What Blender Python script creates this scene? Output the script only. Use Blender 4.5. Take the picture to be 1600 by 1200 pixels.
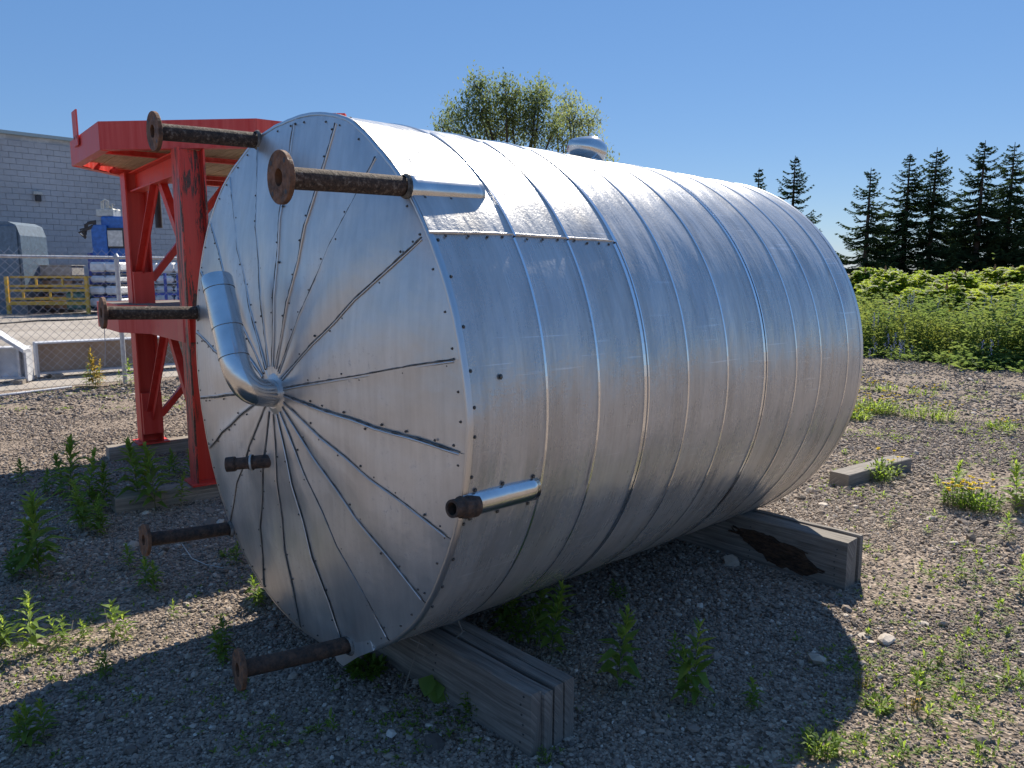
import bpy, math, random
import numpy as np
from mathutils import Vector, Matrix
R = math.radians
scene = bpy.context.scene
for o in list(bpy.data.objects): bpy.data.objects.remove(o)

# ------------------------------------------------------------------ camera, sky, sun, exposure
F = 1202.4; PITCH = 0.14307; EYE = 1.5
SUN_AZ = R(21.0); SUN_EL = R(43.0)
cam_d = bpy.data.cameras.new('camera'); cam = bpy.data.objects.new('camera', cam_d)
scene.collection.objects.link(cam); scene.camera = cam
cam.location = (0, 0, EYE); cam.rotation_euler = (math.pi/2 - PITCH, 0, 0)
cam_d.sensor_width = 36; cam_d.lens = 36*F/1600; cam_d.clip_end = 3000; cam_d.clip_start = .05
w = bpy.data.worlds.new('World'); scene.world = w; w.use_nodes = True
nt = w.node_tree; sky = nt.nodes.new('ShaderNodeTexSky'); sky.sky_type = 'NISHITA'; sky.sun_disc = False
sky.sun_elevation = SUN_EL; sky.sun_rotation = SUN_AZ
sky.air_density = 1.0; sky.dust_density = 0.0; sky.ozone_density = 2.2; sky.altitude = 100
hs = nt.nodes.new('ShaderNodeHueSaturation'); hs.inputs['Saturation'].default_value = 1.08; hs.inputs['Hue'].default_value = .505
gm = nt.nodes.new('ShaderNodeMix'); gm.data_type = 'RGBA'; gm.blend_type = 'MIX'; gm.inputs[0].default_value = .42; gm.inputs[7].default_value = (1.75, 4.7, 10.6, 1)
nt.links.new(sky.outputs[0], hs.inputs['Color']); nt.links.new(hs.outputs[0], gm.inputs[6])
bg = nt.nodes['Background']; nt.links.new(gm.outputs[2], bg.inputs[0]); bg.inputs[1].default_value = 0.052
sl = bpy.data.lights.new('sun', 'SUN'); sl.energy = 5.0; sl.angle = R(0.55); sl.color = (1, .915, .78)
sun = bpy.data.objects.new('sun', sl); scene.collection.objects.link(sun)
sdir = Vector((math.cos(SUN_EL)*math.sin(SUN_AZ), math.cos(SUN_EL)*math.cos(SUN_AZ), math.sin(SUN_EL)))
sun.rotation_euler = sdir.to_track_quat('Z', 'Y').to_euler(); sun.location = sdir*30
vs = scene.view_settings; vs.view_transform = 'Standard'; vs.look = 'None'; vs.exposure = 0.68; vs.gamma = 1; vs.use_curve_mapping = False

# ------------------------------------------------------------------ helpers
col = scene.collection
def V(*a): return Vector(a)
def ray(x, y):
    cp, sp = math.cos(PITCH), math.sin(PITCH)
    a, b = (x-800)/F, -(y-600)/F
    return V(a, cp + b*sp, -sp + b*cp).normalized()
def gnd(x, y, z=0.0):
    d = ray(x, y); return V(0, 0, EYE) + d*((z-EYE)/d.z)
def at_depth(x, y, Y):
    d = ray(x, y); return V(0, 0, EYE) + d*(Y/d.y)

def tag(o, label=None, cat=None, group=None, kind=None):
    if label: o['label'] = label
    if cat: o['category'] = cat
    if group: o['group'] = group
    if kind: o['kind'] = kind
    return o
def empty(name, loc, label, cat, group=None):
    o = bpy.data.objects.new(name, None); col.objects.link(o); o.location = loc
    o.empty_display_size = .1
    return tag(o, label, cat, group)
def wloc(o):
    v = Vector((0, 0, 0))
    while o is not None: v += o.location; o = o.parent
    return v

class MB:
    def __init__(s): s.v = []; s.f = []; s.sm = []; s.uv = None
    def add(s, vs, fs, smooth=False):
        b = len(s.v); s.v += [tuple(p) for p in vs]
        s.f += [tuple(i+b for i in f) for f in fs]; s.sm += [smooth]*len(fs)
        return b
    def box(s, c, sx, sy, sz, X=V(1,0,0), Y=V(0,1,0), Z=V(0,0,1), ch=0.0):
        c = V(*c); X, Y, Z = X.normalized(), Y.normalized(), Z.normalized()
        if ch <= 0:
            P = [c + X*(i*sx/2) + Y*(j*sy/2) + Z*(k*sz/2) for k in (-1,1) for j in (-1,1) for i in (-1,1)]
            s.add(P, [(0,2,3,1),(4,5,7,6),(0,1,5,4),(2,6,7,3),(0,4,6,2),(1,3,7,5)])
        else:
            P = []; idx = {}
            for k in (-1,1):
                for j in (-1,1):
                    for i in (-1,1):
                        for ax in range(3):
                            d = [sx/2-ch, sy/2-ch, sz/2-ch]; d[ax] += ch
                            idx[(i,j,k,ax)] = len(P); P.append(c + X*(i*d[0]) + Y*(j*d[1]) + Z*(k*d[2]))
            fs = []
            for sg in (-1,1):
                fs.append([idx[(sg,j,k,0)] for j,k in ((-1,-1),(1,-1),(1,1),(-1,1))][::sg])
                fs.append([idx[(i,sg,k,1)] for i,k in ((-1,-1),(-1,1),(1,1),(1,-1))][::sg])
                fs.append([idx[(i,j,sg,2)] for i,j in ((-1,-1),(1,-1),(1,1),(-1,1))][::sg])
            for a in (-1,1):
                for b in (-1,1):
                    fs.append([idx[(-1,a,b,1)],idx[(1,a,b,1)],idx[(1,a,b,2)],idx[(-1,a,b,2)]])
                    fs.append([idx[(a,-1,b,0)],idx[(a,1,b,0)],idx[(a,1,b,2)],idx[(a,-1,b,2)]])
                    fs.append([idx[(a,b,-1,0)],idx[(a,b,1,0)],idx[(a,b,1,1)],idx[(a,b,-1,1)]])
                    for c2 in (-1,1): fs.append([idx[(a,b,c2,0)],idx[(a,b,c2,1)],idx[(a,b,c2,2)]])
            s.add(P, fs)
        return s
    def path(s, pts, rad, n=10, caps=True, smooth=True, sq=None):
        pts = [V(*p) for p in pts]; m = len(pts)
        if not hasattr(rad, '__len__'): rad = [rad]*m
        T = [(pts[min(i+1,m-1)]-pts[max(i-1,0)]).normalized() for i in range(m)]
        ref = V(0,0,1) if abs(T[0].z) < .9 else V(1,0,0)
        U = T[0].cross(ref).normalized(); P = []
        for i in range(m):
            U = (U - T[i]*U.dot(T[i])).normalized(); W = T[i].cross(U)
            for k in range(n):
                a = 2*math.pi*k/n; P.append(pts[i] + (U*math.cos(a) + W*math.sin(a))*rad[i])
        fs = [(i*n+k, i*n+(k+1)%n, (i+1)*n+(k+1)%n, (i+1)*n+k) for i in range(m-1) for k in range(n)]
        b = s.add(P, fs, smooth)
        if caps:
            s.add(P[:n], [tuple(range(n))[::-1]]); s.add(P[-n:], [tuple(range(n))])
        return s
    def lathe(s, prof, o, ax, n=28, smooth=False, a0=0, a1=2*math.pi):
        # prof = [(r, t)] around axis ax from o ; closed ring strips
        ax = ax.normalized(); ref = V(0,0,1) if abs(ax.z) < .9 else V(1,0,0)
        U = ax.cross(ref).normalized(); W = ax.cross(U); P = []
        for r, t in prof:
            for k in range(n):
                a = a0+(a1-a0)*k/n; P.append(o + ax*t + (U*math.cos(a)+W*math.sin(a))*r)
        m = len(prof)
        s.add(P, [(i*n+k, i*n+(k+1)%n, (i+1)*n+(k+1)%n, (i+1)*n+k) for i in range(m-1) for k in range(n)], smooth)
        return s
    def prism(s, poly, vec):
        n = len(poly); P = [V(*p) for p in poly]; Q = [p+vec for p in P]
        s.add(P+Q, [tuple(range(n))[::-1], tuple(range(n,2*n))] + [(i,(i+1)%n,n+(i+1)%n,n+i) for i in range(n)])
        return s
    def grid(s, P, nx, ny, smooth=True, flip=False):
        fs = [(j*nx+i, j*nx+i+1, (j+1)*nx+i+1, (j+1)*nx+i) for j in range(ny-1) for i in range(nx-1)]
        if flip: fs = [f[::-1] for f in fs]
        s.add(P, fs, smooth); return s
    def mesh(s, name, mat, off=None, fix=True):
        me = bpy.data.meshes.new(name)
        vv = s.v if off is None else [(a-off[0], b-off[1], c-off[2]) for a,b,c in s.v]
        me.from_pydata(vv, [], s.f)
        me.polygons.foreach_set('use_smooth', s.sm)
        if s.uv is not None:
            ul = me.uv_layers.new(name='UVMap'); li = np.zeros(len(me.loops), dtype=np.int32)
            me.loops.foreach_get('vertex_index', li)
            ul.data.foreach_set('uv', np.array(s.uv, dtype=np.float32)[li].ravel())
        if fix and len(s.f) < 60000:
            import bmesh
            bm = bmesh.new(); bm.from_mesh(me); bmesh.ops.recalc_face_normals(bm, faces=bm.faces); bm.to_mesh(me); bm.free()
        if mat: me.materials.append(mat)
        return me
    def build(s, name, mat, parent=None, fix=True, origin=None):
        off = wloc(parent) if parent else None
        if origin is not None: off = V(*origin)
        o = bpy.data.objects.new(name, s.mesh(name, mat, off, fix)); col.objects.link(o)
        if parent: o.parent = parent
        elif origin is not None: o.location = origin
        return o

def mat(name, rough=.7, metal=0.0, base=(.5,.5,.5)):
    m = bpy.data.materials.new(name); m.use_nodes = True
    b = m.node_tree.nodes['Principled BSDF']
    b.inputs['Base Color'].default_value = (*base, 1); b.inputs['Roughness'].default_value = rough
    b.inputs['Metallic'].default_value = metal
    return m
class N:
    def __init__(s, m): s.m = m; s.t = m.node_tree; s.b = s.t.nodes['Principled BSDF']
    def n(s, ty, **k):
        x = s.t.nodes.new(ty)
        for a, v in k.items():
            if a.startswith('i_'):
                key = a[2:]; key = int(key) if key.isdigit() else key.replace('_', ' ')
                x.inputs[key].default_value = v
            else: setattr(x, a, v)
        return x
    def l(s, a, b): s.t.links.new(a, b)
    def coord(s, which='Object', scale=(1,1,1)):
        c = s.n('ShaderNodeTexCoord'); mp = s.n('ShaderNodeMapping'); s.l(c.outputs[which], mp.inputs[0])
        mp.inputs['Scale'].default_value = scale; return mp.outputs[0]
    def noise(s, v, scale, detail=4, rough=.55, dist=0.0):
        x = s.n('ShaderNodeTexNoise'); s.l(v, x.inputs['Vector']); x.inputs['Scale'].default_value = scale
        x.inputs['Detail'].default_value = detail; x.inputs['Roughness'].default_value = rough
        x.inputs['Distortion'].default_value = dist; return x.outputs['Fac']
    def ramp(s, f, stops, interp='LINEAR'):
        x = s.n('ShaderNodeValToRGB'); s.l(f, x.inputs[0]); e = x.color_ramp.elements; x.color_ramp.interpolation = interp
        while len(e) > 1: e.remove(e[-1])
        for i, (p, c) in enumerate(stops):
            q = e[0] if i == 0 else e.new(p)
            q.position = p; q.color = (*c, 1) if hasattr(c, '__len__') else (c, c, c, 1)
        return x.outputs[0]
    def mix(s, f, a, b, mode='MIX'):
        x = s.n('ShaderNodeMix', data_type='RGBA', blend_type=mode)
        for i, v in ((0, f), (6, a), (7, b)):
            if hasattr(v, 'links') or hasattr(v, 'is_linked'): s.l(v, x.inputs[i])
            elif i == 0: x.inputs[0].default_value = v
            else: x.inputs[i].default_value = (*v, 1)
        return x.outputs[2]
    def math(s, op, a, b=None):
        x = s.n('ShaderNodeMath', operation=op)
        for i, v in ((0, a), (1, b)):
            if v is None: continue
            if hasattr(v, 'is_linked'): s.l(v, x.inputs[i])
            else: x.inputs[i].default_value = v
        return x.outputs[0]
    def bump(s, h, strength=.3, dist=.01, prev=None):
        x = s.n('ShaderNodeBump'); s.l(h, x.inputs['Height']); x.inputs['Strength'].default_value = strength
        x.inputs['Distance'].default_value = dist
        if prev is not None: s.l(prev, x.inputs['Normal'])
        return x.outputs[0]
    def set(s, **k):
        for a, v in k.items():
            i = s.b.inputs[a.replace('_', ' ')]
            if hasattr(v, 'is_linked'): s.l(v, i)
            else: i.default_value = v

M = {}
def make_materials():
    # aluminium cladding (uv: x = arc metres, y = metres along the axis)
    def cladding(name, emboss, base=.74, r0=.3):
        m = mat(name, .35, .56); q = N(m); uv = q.coord('UV'); st = q.coord('UV', (1.3, 60, 1)); ob = q.coord('Object')
        streak = q.noise(st, 1.6, 5, .6)
        blotch = q.noise(uv, 4.0, 5, .6)
        fine = q.noise(uv, 150, 2, .5)
        c = q.ramp(blotch, [(.3, (base*.86, base*.87, base*.88)), (.7, (base*1.06, base*1.04, base*1.01))])
        c = q.mix(.30, c, q.ramp(streak, [(.3, .62), (.7, .98)]), 'MULTIPLY')
        # pale chalky scratches and drips along the axis
        sc = q.noise(q.coord('UV', (90, 2.2, 1)), 1.0, 2, .5, .3); gate = q.noise(uv, 2.6, 2)
        scm = q.math('MULTIPLY', q.ramp(sc, [(.64, 0.0), (.67, 1.0)]), q.ramp(gate, [(.50, 0.0), (.58, 1.0)]))
        c = q.mix(q.math('MULTIPLY', scm, .45), c, (.85, .87, .9))
        grime = q.noise(q.coord('UV', (.35, 2.4, 1)), 4.0, 5, .65); c = q.mix(.55, c, q.ramp(grime, [(.36, (.70, .67, .63)), (.55, (1, 1, 1))]), 'MULTIPLY')
        rough = q.ramp(blotch, [(.25, r0), (.75, r0+.12)])
        rough2 = q.math('ADD', rough, q.math('MULTIPLY', streak, .08))
        v = q.n('ShaderNodeTexVoronoi', feature='SMOOTH_F1'); q.l(uv, v.inputs['Vector']); v.inputs['Scale'].default_value = 95
        h1 = q.bump(q.noise(uv, 95, 2, .6, .4), emboss, .0017)
        h2 = q.bump(q.noise(q.coord('UV', (1.0, 3.2, 1)), 3.2, 3, .5), .42, .03, h1)
        h3 = q.bump(streak, .06, .002, h2)
        q.set(Base_Color=c, Roughness=rough2, Normal=h3)
        return m
    M['clad'] = cladding('embossed aluminium cladding', .55, .60, .18)
    M['clad_old'] = cladding('dusty aluminium cladding', .65, .60, .26)
    m = mat('aluminium gore', .42, .78); q = N(m); ob = q.coord('Object'); oi = q.n('ShaderNodeObjectInfo')
    vs_ = q.coord('Object', (7, 7, .7)); streak = q.noise(vs_, 6, 4, .6); bl = q.noise(ob, 3.5, 5, .6); sp = q.noise(ob, 60, 3, .7)
    c = q.ramp(bl, [(.28, (.60, .60, .60)), (.72, (.80, .785, .765))])
    c = q.mix(.35, c, q.ramp(streak, [(.3, .66), (.65, 1.0)]), 'MULTIPLY')
    c = q.mix(.8, c, q.ramp(oi.outputs['Random'], [(0, .86), (1, 1.0)]), 'MULTIPLY')
    gr = q.math('MULTIPLY', q.ramp(sp, [(.58, 0.0), (.70, 1.0)]), q.ramp(bl, [(.50, 0.0), (.64, 1.0)]))
    c = q.mix(q.math('MULTIPLY', gr, .40), c, (.40, .37, .34))
    n1 = q.bump(q.noise(ob, 110, 2, .6), .16, .0015)
    n2 = q.bump(q.noise(ob, 5.5, 3, .55), .24, .02, n1)
    q.set(Base_Color=c, Roughness=q.math('ADD', q.ramp(bl, [(.3, .33), (.7, .46)]), q.math('MULTIPLY', gr, .25)), Normal=n2); M['gore'] = m
    m = mat('bright strap', .16, 1.0, (.82, .83, .85)); M['strap'] = m
    m = mat('seam edge', .38, 1.0, (.62, .62, .63)); M['edge'] = m
    m = mat('dark sealant', .8, 0, (.045, .043, .04)); q = N(m); ob = q.coord('Object')
    q.set(Base_Color=q.ramp(q.noise(ob, 40, 3), [(.35, (.05, .048, .045)), (.65, (.20, .19, .175))])); M['seal'] = m
    m = mat('smooth jacket', .24, 1.0, (.72, .73, .74)); q = N(m); ob = q.coord('Object')
    q.set(Roughness=q.ramp(q.noise(ob, 7, 4), [(.3, .14), (.7, .28)]), Base_Color=q.ramp(q.noise(ob, 12, 5), [(.3, (.58, .58, .58)), (.7, (.78, .78, .78))]),
          Normal=q.bump(q.noise(ob, 12, 2), .12, .01)); M['jacket'] = m
    m = mat('screw', .45, .8, (.12, .115, .11)); M['screw'] = m
    def rusty(name, a, b, scale=35):
        m = mat(name, .85); q = N(m); ob = q.coord('Object'); n = q.noise(ob, scale, 6, .68); n2 = q.noise(ob, scale*3, 3, .6)
        c = q.ramp(n, [(.36, a), (.5, tuple((x+y)/2 for x, y in zip(a, b))), (.62, b)])
        q.set(Base_Color=c, Roughness=q.ramp(n2, [(.3, .55), (.7, .95)]), Normal=q.bump(n, .8, .006)); return m
    M['rust'] = rusty('rusty flange steel', (.055, .03, .02), (.22, .10, .05), 26)
    M['pipe'] = rusty('flaking pipe', (.022, .018, .016), (.10, .055, .035), 40)
    m = mat('peeling pipe', .8); q = N(m); ob = q.coord('Object'); g = q.n('ShaderNodeNewGeometry')
    n = q.noise(ob, 75, 6, .75)
    c = q.ramp(n, [(.38, (.022, .016, .013)), (.54, (.085, .05, .032)), (.66, (.24, .20, .16))])
    q.set(Base_Color=c, Normal=q.bump(n, .9, .006)); M['pipe_pale'] = m
    # weathered wood
    def wood(name, dark, light, sc=1.0, axis='x'):
        m = mat(name, .85); q = N(m); oi = q.n('ShaderNodeObjectInfo'); ob = q.coord('UV', (2.0*sc, 45*sc, 1)); b = q.coord('Object')
        n = q.noise(ob, 1.5, 6, .65, .6); n2 = q.noise(b, 6, 4, .6); n3 = q.noise(b, 2.2, 2)
        c = q.ramp(n, [(.3, dark), (.52, tuple((x+y)/2 for x, y in zip(dark, light))), (.7, light)])
        c = q.mix(.5, c, q.ramp(n2, [(.3, (.55, .5, .45)), (.65, (1, 1, 1))]), 'MULTIPLY')
        q.set(Base_Color=c, Normal=q.bump(n, .5, .004)); return m
    M['timber'] = wood('weathered timber', (.10, .088, .078), (.32, .29, .26))
    M['timber_end'] = wood('timber end grain', (.07, .055, .045), (.26, .20, .15))
    M['sleeper'] = wood('brown sleeper', (.17, .145, .12), (.46, .41, .35))
    M['deck'] = wood('deck plank', (.42, .32, .20), (.78, .66, .46))
    m = mat('rotten wood', .95); q = N(m); ob = q.coord('Object', (1, 1, 3)); q.set(Base_Color=q.ramp(q.noise(ob, 18, 6, .7), [(.35, (.018, .010, .007)), (.7, (.13, .07, .04))]),
        Normal=q.bump(q.noise(ob, 30, 4, .7), 1, .02)); M['rot'] = m
    # red paint
    def red(name, chip, fade):
        m = mat(name, .5); q = N(m); ob = q.coord('Object'); st = q.coord('Object', (12, 12, .6))
        n = q.noise(st, 2.0, 4, .6); c = q.ramp(n, [(.35, (.60, .034, .022)), (.7, (.70, .07+fade, .05+fade))])
        if chip:
            pe = q.noise(q.coord('Object', (1, 1, .14)), 30, 7, .75, .8); g2 = q.noise(q.coord('Object', (1.6, 1.6, .28)), 4.5, 2)
            k = q.math('MULTIPLY', q.ramp(pe, [(.50, 0.0), (.52, 1.0)]), q.ramp(g2, [(.48, 0.0), (.52, 1.0)]))
            c = q.mix(k, c, q.ramp(q.noise(ob, 60, 4), [(.3, (.025, .012, .010)), (.7, (.12, .05, .035))]))
        q.set(Base_Color=c, Roughness=q.ramp(n, [(.3, .38), (.7, .6)]), Normal=q.bump(q.noise(ob, 50, 3), .08, .002)); return m
    M['red'] = red('red paint', False, 0.0); M['red_chip'] = red('peeling red paint', True, 0.0); M['red_fade'] = red('faded red paint', False, .035)
    # ground
    m = mat('gravel ground', .95); q = N(m); ob = q.coord('Object')
    v = q.n('ShaderNodeTexVoronoi'); q.l(ob, v.inputs['Vector']); v.inputs['Scale'].default_value = 70
    v2 = q.n('ShaderNodeTexVoronoi'); q.l(ob, v2.inputs['Vector']); v2.inputs['Scale'].default_value = 28
    sep = q.n('ShaderNodeSeparateColor'); q.l(v.outputs['Color'], sep.inputs[0])
    sep2 = q.n('ShaderNodeSeparateColor'); q.l(v2.outputs['Color'], sep2.inputs[0])
    c = q.ramp(sep.outputs[0], [(0, (.10, .082, .068)), (.5, (.27, .222, .182)), (1, (.47, .40, .335))])
    c = q.mix(.4, c, q.ramp(sep2.outputs[1], [(0, (.5, .48, .46)), (1, (1.15, 1.1, 1.05))]), 'MULTIPLY')
    big = q.noise(ob, .55, 5, .6); c = q.mix(.5, c, q.ramp(big, [(.35, (.72, .68, .65)), (.65, (1.1, 1.05, 1.0))]), 'MULTIPLY')
    n = q.bump(v.outputs['Distance'], .9, .012); n = q.bump(q.noise(ob, 12, 4), .6, .03, n)
    q.set(Base_Color=c, Normal=n, Specular_IOR_Level=.2); M['ground'] = m
    m = mat('stone', .85); q = N(m); oi = q.n('ShaderNodeObjectInfo'); ob = q.coord('Object')
    c = q.ramp(oi.outputs['Random'], [(0, (.08, .070, .062)), (.2, (.31, .250, .205)), (.45, (.16, .134, .116)), (.65, (.37, .305, .245)), (.85, (.23, .187, .155)), (.97, (.46, .395, .33)), (1, (.60, .54, .47))])
    c = q.mix(.4, c, q.ramp(q.noise(ob, 3, 4), [(.3, .6), (.7, 1.0)]), 'MULTIPLY')
    q.set(Base_Color=c, Specular_IOR_Level=.3); M['stone'] = m
    m = mat('pale rock', .85); q = N(m); ob = q.coord('Object'); q.set(Base_Color=q.ramp(q.noise(ob, 18, 5), [(.3, (.40, .34, .28)), (.7, (.62, .55, .47))]), Normal=q.bump(q.noise(ob, 35, 4), .5, .01)); M['rock'] = m
    m = mat('yard concrete', .9); q = N(m); ob = q.coord('Object'); c = q.ramp(q.noise(ob, .5, 6, .6), [(.35, (.27, .235, .20)), (.65, (.40, .355, .31))])
    c = q.mix(.5, c, q.ramp(q.noise(ob, 30, 3), [(.3, .75), (.7, 1.0)]), 'MULTIPLY'); q.set(Base_Color=c); M['yard'] = m
    # leaves
    def leaf(name, a, b, ta, tb, tw=.5, sp=.3):
        m = mat(name, .6); q = N(m); oi = q.n('ShaderNodeObjectInfo'); g = q.coord('Object')
        n = q.noise(g, 7, 3); f = q.math('ADD', q.math('MULTIPLY', oi.outputs['Random'], .35), q.math('MULTIPLY', n, .65))
        q.set(Base_Color=q.ramp(f, [(.3, a), (.7, b)]), Specular_IOR_Level=sp)
        tr = q.n('ShaderNodeBsdfTranslucent'); q.l(q.ramp(f, [(.3, ta), (.7, tb)]), tr.inputs[0])
        mx = q.n('ShaderNodeMixShader'); mx.inputs[0].default_value = tw
        q.l(q.b.outputs[0], mx.inputs[1]); q.l(tr.outputs[0], mx.inputs[2]); q.l(mx.outputs[0], q.t.nodes['Material Output'].inputs[0]); return m
    M['weed'] = leaf('weed leaf', (.08, .15, .03), (.15, .24, .05), (.30, .46, .05), (.54, .66, .11))
    M['lush'] = leaf('meadow leaf', (.05, .10, .025), (.10, .16, .045), (.13, .24, .045), (.33, .42, .12), .40)
    def patchy(m):
        q = N(m); g = q.n('ShaderNodeNewGeometry'); n = q.noise(g.outputs['Position'], .9, 3, .6)
        for sck in (q.b.inputs['Base Color'], [x for x in q.t.nodes if x.type == 'BSDF_TRANSLUCENT'][0].inputs[0]):
            src = sck.links[0].from_socket; q.l(q.mix(.85, src, q.ramp(n, [(.3, (.45, .62, .55)), (.5, (1, 1, .9)), (.68, (1.35, 1.15, .75))]), 'MULTIPLY'), sck)
    patchy(M['lush'])
    M['sumac'] = leaf('sumac leaf', (.07, .13, .02), (.13, .19, .03), (.36, .52, .05), (.72, .80, .11), .54)
    M['willow'] = leaf('willow leaf', (.11, .14, .06), (.20, .22, .09), (.24, .31, .11), (.42, .47, .18), .48, .1)
    M['pine'] = leaf('spruce needles', (.028, .050, .024), (.06, .095, .04), (.05, .09, .03), (.10, .15, .05), .3, 0.0)
    M['yleaf'] = leaf('yellowing leaf', (.18, .16, .03), (.26, .17, .04), (.55, .50, .05), (.70, .42, .08))
    M['flower'] = mat('yellow petals', .7, 0, (.95, .72, .03)); M['lilac'] = mat('lilac bloom', .8, 0, (.42, .40, .55)); M['orange'] = mat('orange sumac cone', .8, 0, (.45, .20, .08))
    M['stem'] = mat('plant stem', .8, 0, (.10, .13, .045)); M['twig'] = mat('dry twig', .9, 0, (.22, .19, .16))
    m = mat('bark', .95, 0, (.07, .055, .045)); M['bark'] = m
    m = mat('galvanised steel', .5, .75, (.55, .56, .57)); q = N(m); ob = q.coord('Object'); q.set(Base_Color=q.ramp(q.noise(ob, 20, 5), [(.3, (.42, .43, .45)), (.7, (.62, .63, .64))]), Roughness=.5); M['galv'] = m
    m = mat('zinc grey beam', .6, .2, (.5, .5, .52)); q = N(m); ob = q.coord('Object'); q.set(Base_Color=q.ramp(q.noise(ob, 5, 6), [(.3, (.42, .43, .46)), (.7, (.66, .67, .70))])); M['beam'] = m
    m = mat('brown beam web', .8); q = N(m); ob = q.coord('Object', (1,1,.5)); q.set(Base_Color=q.ramp(q.noise(ob, 6, 5), [(.3, (.25, .185, .14)), (.7, (.38, .29, .22))])); M['brown'] = m
    m = mat('block', .9); q = N(m); ob = q.coord('Object'); oi = q.n('ShaderNodeObjectInfo')
    g = q.n('ShaderNodeNewGeometry'); n = q.noise(g.outputs['Position'], .35, 5, .6); n2 = q.noise(g.outputs['Position'], 6, 4)
    c = q.ramp(n, [(.3, (.33, .355, .39)), (.7, (.46, .485, .52))]); c = q.mix(.5, c, q.ramp(oi.outputs['Random'], [(0, .90), (1, 1.0)]), 'MULTIPLY')
    c = q.mix(.4, c, q.ramp(n2, [(.3, .7), (.7, 1.0)]), 'MULTIPLY'); q.set(Base_Color=c, Normal=q.bump(n2, .4, .02)); M['block'] = m
    m = mat('mortar', .95); q = N(m); g = q.n('ShaderNodeNewGeometry'); q.set(Base_Color=q.ramp(q.noise(g.outputs['Position'], 1.2, 5, .7), [(.45, (.36, .385, .42)), (.62, (.55, .58, .61))])); M['mortar'] = m
    M['roof'] = mat('roof flashing', .5, .3, (.32, .40, .42))
    def plain(k, name, c, r=.6, me=0.0, var=.25, sc=8):
        m = mat(name, r, me, c); q = N(m); ob = q.coord('Object')
        q.set(Base_Color=q.ramp(q.noise(ob, sc, 5), [(.3, tuple(x*(1-var) for x in c)), (.7, tuple(min(1, x*(1+var)) for x in c))])); M[k] = m
    plain('blue', 'blue machine paint', (.03, .13, .42), .4); plain('bluegrey', 'blue grey paint', (.10, .15, .21), .5); plain('yellow', 'yellow rack paint', (.55, .33, .05), .5)
    plain('white', 'white wrap', (.62, .63, .66), .5, 0, .2, 5); plain('crate', 'pale grey crate', (.36, .35, .34), .8); plain('bluebar', 'blue skid', (.03, .06, .30), .5)
    plain('dark', 'dark steel', (.04, .04, .045), .6); plain('tin', 'tin housing', (.45, .45, .43), .4, .4); plain('cream', 'cream panel', (.55, .53, .5), .6); plain('teal', 'teal tarp', (.10, .25, .24), .6)
make_materials()

# ------------------------------------------------------------------ ground
mb = MB(); mb.add([(-700,-300,0),(700,-300,0),(700,1500,0),(-700,1500,0)], [(0,1,2,3)])
tag(mb.build('ground', M['ground'], fix=False), kind='structure')
f0 = gnd(0, 617); f1 = gnd(290, 592); fd = (f1-f0).normalized(); fn = V(-fd.y, fd.x, 0)       # fence line
mb = MB(); a = f0 - fd*14 + fn*.35; b = f0 + fd*30 + fn*.35
mb.add([(*a.xy,.004),(*b.xy,.004),(*(b+fn*45).xy,.004),(*(a+fn*45).xy,.004)], [(0,1,2,3)])
tag(mb.build('yard_pavement', M['yard'], fix=False), kind='structure')

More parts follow.
